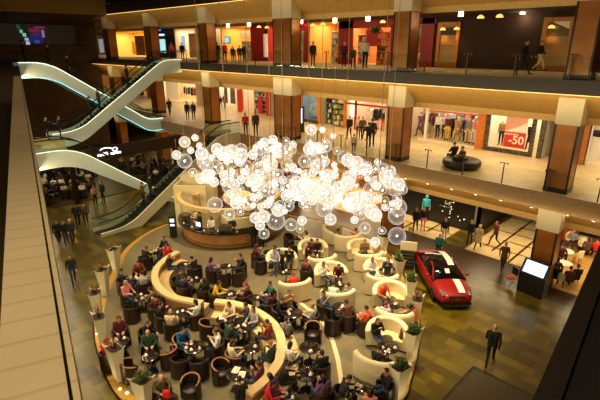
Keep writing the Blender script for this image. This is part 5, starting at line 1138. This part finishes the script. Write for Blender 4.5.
rack(1, 409, 424, 2.2, 'clothes rack with dark garments at the left of the bright clothing shop', DKP, 3, 1.8); rack(1, 428, 450, 2.6, 'clothes rack with pale garments at the back of the bright clothing shop', LTP, 4, 1.9); rack(1, 453, 477, 2.5, 'clothes rack with mixed garments beside the orange pilaster', DKP + LTP, 5, 1.9)
rack(1, 423, 440, 1.3, 'clothes rack with dark coats right behind the purple-grey coat mannequin', DKP, 31, 1.7); rack(1, 442, 460, 1.5, 'clothes rack with mixed garments behind the yellow trousers mannequin', DKP + LTP, 32, 1.75); rack(1, 461, 477, 1.4, 'clothes rack with dark suits behind the pale grey jacket mannequin', DKP, 33, 1.75)
# between the two middle columns
room(1, 346, 386, (238, 214, 190), NEUT, 30); front_bar(1, 346, 386, 2.05, 2.2, REDW); panel(1, 348, 355, 1.0, 2.5, .3, M('light_box', (255, 226, 180), .5, emit=1.6, var=0), 'light_box', 'glowing warm light box beside the orange doorway, first gallery', 'light box')
rack(1, 356, 368, 1.6, 'clothes rack with white garments behind the walking group', ['white', 'white', 'cream', 'black'], 6, 1.7); rack(1, 369, 384, 1.3, 'clothes rack with red and black garments beside the column', ['black', 'red', 'charcoal', 'white'], 7, 1.8)
mann(1, 364, .6, 'mannequin in white tunic in the red-beamed shop', 'white', 'white', .1); mann(1, 380, .5, 'mannequin in black dress in the red-beamed shop', 'black', 'red', .1)
room(1, 321, 345, (190, 190, 150), NEUT, 16); shelf(1, 329, 344, .5, 2.5, 5, 'shelf of green and tan goods beside the orange doorway', [4, 5, 8, 1, 5], WOODT, 8); shelf(1, 321, 327, .8, 2.5, 5, 'narrow dark shelf of goods right of the blue window', [2, 8, 3, 1], WOODT, 9)
room(1, 302, 319, (150, 178, 190), (220, 230, 255), 16, 2.0); panel(1, 304, 313, .5, 2.7, .7, M('window_print', (150, 176, 186), .4, var=.5, scale=2.2), 'window_print', 'blue-grey printed picture in the shop window beside the wide column', 'poster')
front_bar(1, 302, 319, 0, .25, WOODT)
t = thing('digital_totem', 'black totem with bright bluish screen beside the wide column, first gallery', 'totem', (GY(301, 118, 26.4).x, 26.4, F1), -.2); b = MB(); b.box((0, 0, 1.05), (.75, .16, 2.1)); b.build('body', BLK, t); b = MB(); b.box((0, -.09, 1.35), (.6, .02, 1.2)); b.build('screen', M('totem_blue', (206, 224, 255), .3, emit=1.8, var=0), t)
# left part
room(1, 239, 270, (236, 214, 190), NEUT, 26); shelf(1, 250, 266, .8, 2.7, 6, 'shoe shelf of small coloured goods left of the wide column', [0, 3, 1, 2, 6, 9], WALLW, 10); front_bar(1, 266, 270, 0, 2.9, M('red_panel', (206, 50, 30), .5), YS + .1)
panel(1, 240, 244, .0, 2.3, -.2, M('red_banner', (220, 48, 32), .5), 'banner', 'red banner at the left side of the shoe shelf shop', 'banner'); panel(1, 255, 259, .0, 1.7, .5, M('red_banner', (220, 48, 32), .5), 'banner', 'small red sale banner in front of the shoe shelf', 'banner')
room(1, 215, 238, (246, 240, 228), NEUT, 34); panel(1, 217, 220, .5, 2.6, 1.2, M('photo_print_a', (70, 62, 58), .5, var=.6, scale=1.5), 'photo_poster', 'dark photo poster at the left in the white shop', 'poster'); panel(1, 223, 227.5, .5, 2.6, 1.2, M('photo_print_b', (110, 90, 80), .5, var=.6, scale=1.5), 'photo_poster', 'brown photo poster in the middle of the white shop', 'poster'); panel(1, 230, 233.5, .5, 2.6, 1.2, M('photo_print_c', (90, 100, 96), .5, var=.6, scale=1.5), 'photo_poster', 'grey photo poster at the right in the white shop', 'poster')
room(1, 160, 198, (244, 222, 186), NEUT, 28); panel(1, 167, 179, .1, 2.9, .3, M('cream_door', (250, 226, 180), .5, emit=.25, var=.03), 'cream_panel', 'tall cream door panel left of the dark garments, first gallery', 'panel'); rack(1, 181, 190, .8, 'clothes rack with black and maroon garments left of the column', ['black', 'charcoal', 'maroon', 'white'], 12, 1.9); rack(1, 190, 197, .8, 'clothes rack with pink and dark garments touching the column', ['black', 'pink', 'maroon', 'charcoal'], 13, 1.9)  # cream door brightened by a faint glow put into its material
room(1, 96, 150, (196, 150, 90), WARM, 12); shelf(1, 118, 140, .8, 2.5, 4, 'dim shelf of goods behind the white escalators', [2, 8, 4, 0], WOODT, 14)
# ---- upper gallery
b = MB(); b.span(X1at(433, 2), 2.6, YS - .05, YS + .15, F2, F2 + 3.6); struct(b.build('wall_upper', WOODW))
FRM = M('gilt_frame', (172, 112, 50), .35, .4); MIR = M('mirror_glass', (168, 150, 110), .12, .85, var=0)
def mirror(px0, px1, z0, z1, label, dark):
    xa, xb = X1at(px0, 2), X1at(px1, 2); w = xb - xa; h = z1 - z0; t = thing('framed_mirror', label, 'mirror', ((xa + xb) / 2, YS - .12, F2 + z0))
    b = MB(); b.box((0, 0, h / 2), (w, .10, .01))
    for s in (-1, 1): b.box((s * (w / 2 - .12), -.02, h / 2), (.24, .16, h))
    for z in (.12, h - .12): b.box((0, -.02, z), (w, .155, .24))
    b.build('frame', FRM, t); b = MB(); b.box((0, .03, h / 2), (w - .3, .06, h - .3)); b.build('glass', M('olive_panel', (150, 122, 62), .35), t)
    b = MB(); b.box((0, -.01, h * .80), (w - .46, .03, h * (.16 if dark else .30))); b.build('upper_band', M('olive_dark', (62, 50, 30), .5) if dark else M('painted_reflect_grey', (120, 104, 76), .2, .5), t)  # on the mirror, the grey band is reflection put into the colour
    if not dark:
        b = MB(); b.add([(-w * .22, -.03, h * .92), (w * .34, -.03, h * .92), (w * .34, -.03, h * .78)], [(0, 1, 2)]); b.build('painted_reflection', M('painted_reflect_pale', (236, 228, 206), .4, var=0), t)  # pale reflection painted on as a flat triangle
        return t
mirror(437, 459, .05, 2.95, 'gilt-framed olive panel on the dark wood wall, upper gallery', True); mirror(540, 571, .05, 3.0, 'gilt-framed mirror at the right of the dark wood wall', False)
person('walk', Vector((X1at(546, 2), YS - .9, F2)), -PI / 2, 'figure in black top and pale trousers added for the reflection in the gilt-framed mirror', 'black', 'cream', (S, 'brown'))  # reflected walker of the mirror, added as a solid figure
room(2, 390, 434, (170, 20, 18), WARM, 20); shelf(2, 413, 420, .4, 2.9, 5, 'tall lit shelf in the red shop right of the column', [1, 4, 7, 1], WALLW, 20); front_bar(2, 421, 433, 0, 3.3, REDW); front_bar(2, 390, 434, 2.9, 3.4, REDW)
room(2, 339, 390, (226, 150, 90), WARM, 46); front_bar(2, 339, 353, 0, 3.3, REDW); front_bar(2, 339, 390, 2.75, 3.4, REDW); shelf(2, 354, 362, .7, 2.3, 5, 'cream book shelf beside the red wall, upper gallery', [1, 4, 7, 1, 0], WALLW, 21); shelf(2, 372, 389, .8, 2.5, 5, 'wide orange-lit shelf in the red shop left of the column', [7, 4, 0, 7, 8], M('shelf_orange', (226, 140, 84), .5), 22); panel(2, 361, 372, 1.4, 2.6, .6, REDW, 'red_sign_panel', 'red panel above the white-sweatered person, upper gallery', 'panel')
hp = thing('hanging_plant', 'hanging green plant at the top of the red shopfront', 'plant', (X1at(378, 2), YS - .5, F2 + 2.55)); b = MB(); leafball(b, (0, 0, 0), .55, 160, .12, 5, .5); b.build('foliage', LEAF, hp); b = MB(); b.lathe([(.15, -.1), (.28, .12), (0, .12)], 14); b.build('pot', BLK, hp)
room(2, 309, 339, (240, 186, 96), WARM, 36); shelf(2, 325, 338, 1.0, 2.6, 5, 'bright shelf of goods in the yellow shop right of the wide column', [1, 8, 4, 1, 9], WALLW, 23)
room(2, 268, 309, (190, 26, 20), WARM, 40); front_bar(2, 300, 309, 0, 3.2, REDW, YS + .6); shelf(2, 293, 300, .6, 2.7, 5, 'narrow lit shelf just right of the wide column, upper gallery', [1, 1, 7, 9], WALLW, 24)
front_bar(2, 252, 266, 0, 3.3, REDW); front_bar(2, 264.5, 268, .4, 2.5, M('pale_strip', (244, 214, 180), .5, emit=.5))
room(2, 222, 252, (240, 192, 104), WARM, 34); shelf(2, 236, 251, 1.0, 1.9, 4, 'counter shelf in the yellow shop left of the red wall', [1, 1, 9, 7], WALLW, 25); panel(2, 235, 250, 2.2, 2.9, .8, M('pale_menu', (250, 216, 150), .5, emit=.3), 'menu_board', 'pale menu board high in the yellow shop, upper gallery', 'board')
t = thing('wall_screen', 'small bluish screen at the entrance of the yellow shop, upper gallery', 'screen', (X1at(229.5, 2), YS - .2, F2 + 2.0)); b = MB(); b.box((0, 0, 0), (.95, .08, .68)); b.build('bezel', BLK, t); b = MB(); b.box((0, -.05, 0), (.8, .02, .52)); b.build('display', M('display_cyan', (150, 210, 224), .3, emit=1.1, var=0), t)
room(2, 212, 222, (214, 190, 150), NEUT, 22)
room(2, 176, 197, (238, 214, 176), NEUT, 40); panel(2, 186, 193, .1, 2.8, .5, M('poster_orange', (232, 178, 120), .5, var=.3, scale=2), 'poster', 'tall cream and orange poster left of the column, upper gallery', 'poster'); panel(2, 178, 182, 1.0, 2.6, .6, M('poster_blue', (170, 200, 236), .5, emit=.7), 'light_box', 'pale blue light box beside the black shopfront, upper gallery', 'light box')
front_bar(2, 156, 176, 0, 3.4, DARKF); 
t = thing('shop_sign', 'blue-white lit sign on the black shopfront, upper gallery', 'sign', (X1at(164, 2), YS - .2, F2 + 2.7)); lw = M('sign_blue', (170, 196, 255), .4, emit=2.2, var=0); b = MB()
for k in range(5): b.box((-.5 + .28 * k, 0, 0), (.18, .05, .22)); 
b.build('letters', lw, t); b = MB(); b.box((-.2, 0, .55), (.5, .05, .16)); b.build('emblem', M('sign_violet', (110, 110, 230), .4, emit=1.2, var=0), t)
panel(2, 161, 167, .6, 2.2, -.14, M('light_box_cyan', (160, 220, 226), .4, emit=1.1, var=0), 'light_box', 'tall cyan light box on the black shopfront, upper gallery', 'light box')
room(2, 112, 146, (250, 214, 120), WARM, 46); panel(2, 133, 142, .2, 2.7, .5, M('poster_portrait', (176, 116, 82), .5, var=.5, scale=1.2), 'poster', 'brown portrait-coloured poster in the far left shop, upper gallery', 'poster'); panel(2, 122, 128, .3, 2.0, 1.6, M('amber_panel', (220, 160, 50), .5), 'amber_panel', 'amber display panel inside the far left shop, upper gallery', 'panel')
room(2, 84, 106, (120, 100, 80), NEUT, 10); panel(2, 97, 101, .4, 2.4, .5, M('pale_panel', (224, 226, 230), .5, emit=.3), 'pale_panel', 'pale narrow panel beside the end wall, upper gallery', 'panel')
# ---- ground floor
XA, XB = -17.6, -11.0; YB = 28.2
b = MB(); b.span(XA, XB, YB, YB + .2, 0, 4.4); b.span(XB - .2, XB, YB, 36, 0, 4.4); struct(b.build('wall_store', DARKF)); b = MB(); b.span(-6.4, -6.2, 33.2, 36, 0, 4.4); struct(b.build('wall_passage', M('passage_wall', (150, 104, 56), .6)))
sg = thing('store_sign', 'pale script logo with a thin line of letters on the black storefront', 'sign', (-13.3, YB - .1, 1.55)); sg.scale = (.42,) * 3; SGN = M('sign_pale', (226, 224, 214), .5, emit=.35, var=0)
b = MB(); b.tube([(.45 * math.cos(a * .42), -.02, .15 + .22 * math.sin(a * .84) + .03 * a) for a in range(11)], .035, 6); b.tube([(.2, -.02, -.1), (.45, -.02, .55), (.8, -.02, .62)], .03, 6); b.build('script_logo', SGN, sg)
b = MB()
for k in range(15): b.box((-1.3 + .17 * k, -.02, -.38), (.11, .03, .10 if k % 4 else .14))
b.build('small_letters', M('sign_faint', (150, 146, 136), .5), sg)
b = MB(); b.box((X1at(0, 0) * 0 - 11.25, YB - .1, 1.6), (.10, .14, 3.2)); struct(b.build('door_1', M('steel_jamb', (190, 186, 170), .3, .8)))
for k in range(16):
    b = MB(); b.ball((0, 0, 0), .032, 8, 6); tag(b.build('window_light', M('tiny_light', (236, 226, 200), emit=2.0, var=0), None, (-12.9 + R.uniform(-.9, 1.1), YB - .08, .5 + R.uniform(0, 1.9))), 'tiny light glinting in the black storefront window', 'light', 'tiny lights in the black storefront')
room(0, -24.6, -17.7, (226, 150, 90), WARM, 34); room(0, -34, -25, (230, 190, 130), WARM, 30)
mann(0, 0, 0, 'mannequin with bare arms at the warm lit shop beside the black storefront', 'rust', 'black', 0, 1.15).location = Vector((-18.6, YS + .4, 0))
room(0, -58, -44.6, (190, 140, 80), WARM, 14); room(0, -44.4, -34.2, (170, 120, 70), WARM, 6)
# ---- dim cafe at the left end
cf = thing('cafe_sign_band', 'long dark fascia with a small white script sign above the dim cafe', 'sign', (-36.6, 16.5, 3.2))
b = MB(); b.box((0, 0, .52), (.25, 10.0, 1.04)); b.build('fascia_band', M('band_dark', (40, 28, 20), .5), cf)
WS = M('sign_white', (240, 240, 250), .4, emit=3.0, var=0); o_ = MB()
yy = G(115, 152, 3.6); k0 = GY(115, 152, 14.1); ys = 14.85 - 16.5
o_.tube([(.16, ys - .3 + .55 * math.cos(a * .5) * (1 - .02 * a), .74 + .2 * math.sin(a * .5)) for a in range(11)], .035, 6); o_.tube([(.16, ys + .45 + .22 * math.cos(a * .6), .72 + .14 * math.sin(a * .6)) for a in range(11)], .03, 6); o_.build('script_logo', WS, cf)
o_ = MB()
for k in range(11):
    if k == 5: o_.build('letters', WS, cf); o_ = MB()
    else: o_.box((.14, ys - .95 + .18 * k, .40), (.04, .12, .15 + .04 * (k % 2)))
o_.build('letters', WS, cf)
b = MB(); b.span(-58, -36.7, 10.0, 22.5, 0, .05); struct(b.build('floor_12', M('cafe_floor', (58, 44, 24), .4)))
for k, y in enumerate((11.8, 20.9)): b = MB(); b.box((-36.6, y, 1.6), (.35, .35, 3.2)); o = b.build('column', BRONZE_D); struct(o)
q = random.Random(5); spots = [(u, v) for v in (166, 172, 178, 185, 192) for u in range(44, 96, 9)] + [(u, v) for v, ua, ub in ((150, 140, 180), (157, 122, 178), (164, 132, 176), (171, 146, 170)) for u in range(ua, ub, 10)]
pal = ['black', 'charcoal', 'brown', 'grey', 'navy', 'white', 'maroon', 'beige', 'olive']
for k, (u, v) in enumerate(spots):
    p = G(u + q.uniform(-2, 2), v + q.uniform(-2, 2), 1.15); p.z = .05
    if p.x > -37.2 or p.y > 22.3 or p.x < -57.5: continue
    a = q.uniform(0, 6.28); person(q.choice(('sit', 'sit_lean', 'sit_phone')), p, a, 'person seated among the crowd of the dim cafe under the dark sign band', q.choice(pal), 'black', (q.choice((S, Lg)), q.choice(('black', 'brown', 'black'))), 'crowd seated in the dim cafe')
    PR.put('tubd', lambda: mk_tub(None, LEATHER_D), p - Vector((-math.sin(a), math.cos(a), 0)) * .05, a, 'dark tub chair under a guest of the dim cafe crowd', 'chairs in the dim cafe')
    if k % 3 == 0: PR.put('tab0.33', lambda: mk_table(.33), p + Vector((-math.sin(a), math.cos(a), 0)) * .75, 0, 'small table among the crowd of the dim cafe', 'tables in the dim cafe')
# ---- lamps along the upper gallery
LGL = M('lamp_glow', (255, 232, 180), emit=16, var=0); LSH = M('lamp_dome', (255, 190, 96), emit=1.6, var=0)
for k, (u, v, kind, lab) in enumerate(((461, 13, 'c', 'glowing cylinder lamp above the olive gilt-framed panel'), (523, 11, 'c', 'glowing cylinder lamp above the dark wood wall, nearest the mirror'), (368, 18, 'c', 'glowing cylinder lamp above the red shop'), (335, 20, 'c', 'glowing cylinder lamp above the yellow and red shop border'), (301, 21, 'c', 'glowing cylinder lamp just right of the wide column'), (249, 24, 'c', 'glowing cylinder lamp above the yellow shop left of the column'), (228, 25.5, 'c', 'glowing cylinder lamp above the dark upper-gallery group'),
    (383, 20, 'd', 'amber dome lamp touching the column above the red shop'), (323, 22.5, 'd', 'amber dome lamp above the yellow shop, right of a pair'), (313, 23.5, 'd', 'amber dome lamp above the yellow shop, left of a pair'), (259, 25.5, 'd', 'amber dome lamp above the red wall, right of a pair'), (267, 26, 'd', 'amber dome lamp touching the wide column'), (481, 15, 'd', 'amber dome lamp above the dark wood wall, left of a pair'), (500, 14, 'd', 'amber dome lamp above the dark wood wall, right of a pair'), (443, 27.5, 'd', 'amber dome lamp lighting the olive panel, left'), (457, 27, 'd', 'amber dome lamp lighting the olive panel, right'), (552, 25, 'd', 'amber dome lamp lighting the gilt-framed mirror'))):
    Y = 25.6 if kind == 'c' else (26.2 if v < 27 and k < 14 else 29.9)
    if lab.endswith('mirror'): Y = 29.9
    p = GY(u, v, Y); zc = F3 - 1.95
    t = thing('ceiling_lamp', lab, 'lamp', (p.x, Y, p.z - .17))
    b = MB()
    if kind == 'c': b.lathe([(0, 0), (.13, 0), (.13, .38), (0, .38)], 16); b.build('lit_shade', LGL, t)
    else: b.lathe([(.20, 0), (.17, .08), (.10, .15), (0, .18)], 18); b.build('dome_shade', LSH, t)
    b = MB(); b.tube([(0, 0, .3), (0, 0, max(.35, zc - (p.z - .17)))], .015, 6); b.build('cord', BLK, t)
    if kind == 'c': light('POINT', (p.x, Y, p.z - .35), 30, WARM, .12)
    elif k >= 14: light('SPOT', (p.x, Y, p.z - .2), 60, (255, 170, 70), .08, target=(p.x, YS, p.z - 2), spot=100)
# ------------------------------------------------------------------ lighting
wd = bpy.data.worlds.new('world'); SC.world = wd; wd.use_nodes = True; wd.node_tree.nodes['Background'].inputs[0].default_value = (1, .78, .45, 1); wd.node_tree.nodes['Background'].inputs[1].default_value = .02
for zf, e in ((F2, 80), (F1, 120)):                # gallery ceiling lights over the walkways (below the next slab)
    for x in range(-3, -56, -6):
        light('AREA', (x, 27.6, zf - 2.02), e * (2.3 if x > -30 else 1.2), WARM, 4.5, 2.6, (x, 27.6, 0), name='gallery_ceiling_light')
for x in range(-6, -56, -8): light('AREA', (x, 27.8, F3 - 2.0), 30, WARM, 4.5, 2.0, (x, 27.8, 0), name='gallery_ceiling_light')
# the atrium's roof spotlights
for p, tg, e, spt in (((-14, 15, 18.5), (-12, 15, 0), 17500, 50), ((-9, 17, 18.5), (-10, 18, 0), 11000, 45), ((-20, 16, 18.5), (-22, 15.5, 0), 12500, 45), ((-15, 9, 18.5), (-15, 8.5, 0), 8000, 50), ((-4, 18, 18.5), (-6, 19, 0), 1300, 60), ((-25, 12, 18.5), (-27, 10, 0), 700, 60)):
    light('SPOT', p, e, (255, 230, 182), .5, target=tg, spot=spt, name='roof_spotlight')
light('AREA', (-16, 13, 18.8), 600, (255, 226, 170), 26, 14, (-16, 14, 0), name='roof_panel_light')
# unseen fill lamps added along the near gallery edges, shining out over the atrium
for zf, e in ((F1, 160), (F2, 210)):
    for s in range(1, 40, 6): light('AREA', near(s + 3, .06, zf - .75), e, (255, 230, 180), 6.0, .12, near(s + 3, 10, zf - 5.5), name='near_fill_light')
for s in (38, 45, 52): light('AREA', (-s, 15 + (s - 38) * .2, 3.0), 60, (230, 225, 160), 4, 4, (-s, 15, 0), name='cafe_fill_light')  # unseen lamps added to lift the dark cafe crowd
# downlights in the ceiling of the near gallery, over the parapet
for s, e in ((1.0, 135), (5.0, 26), (10, 10)):
    p = near(s, -.6, 15.1); light('SPOT', p, e * 3, (255, 232, 186), .12, target=near(s, -.1, 11.2), spot=90, name='near_gallery_downlight')
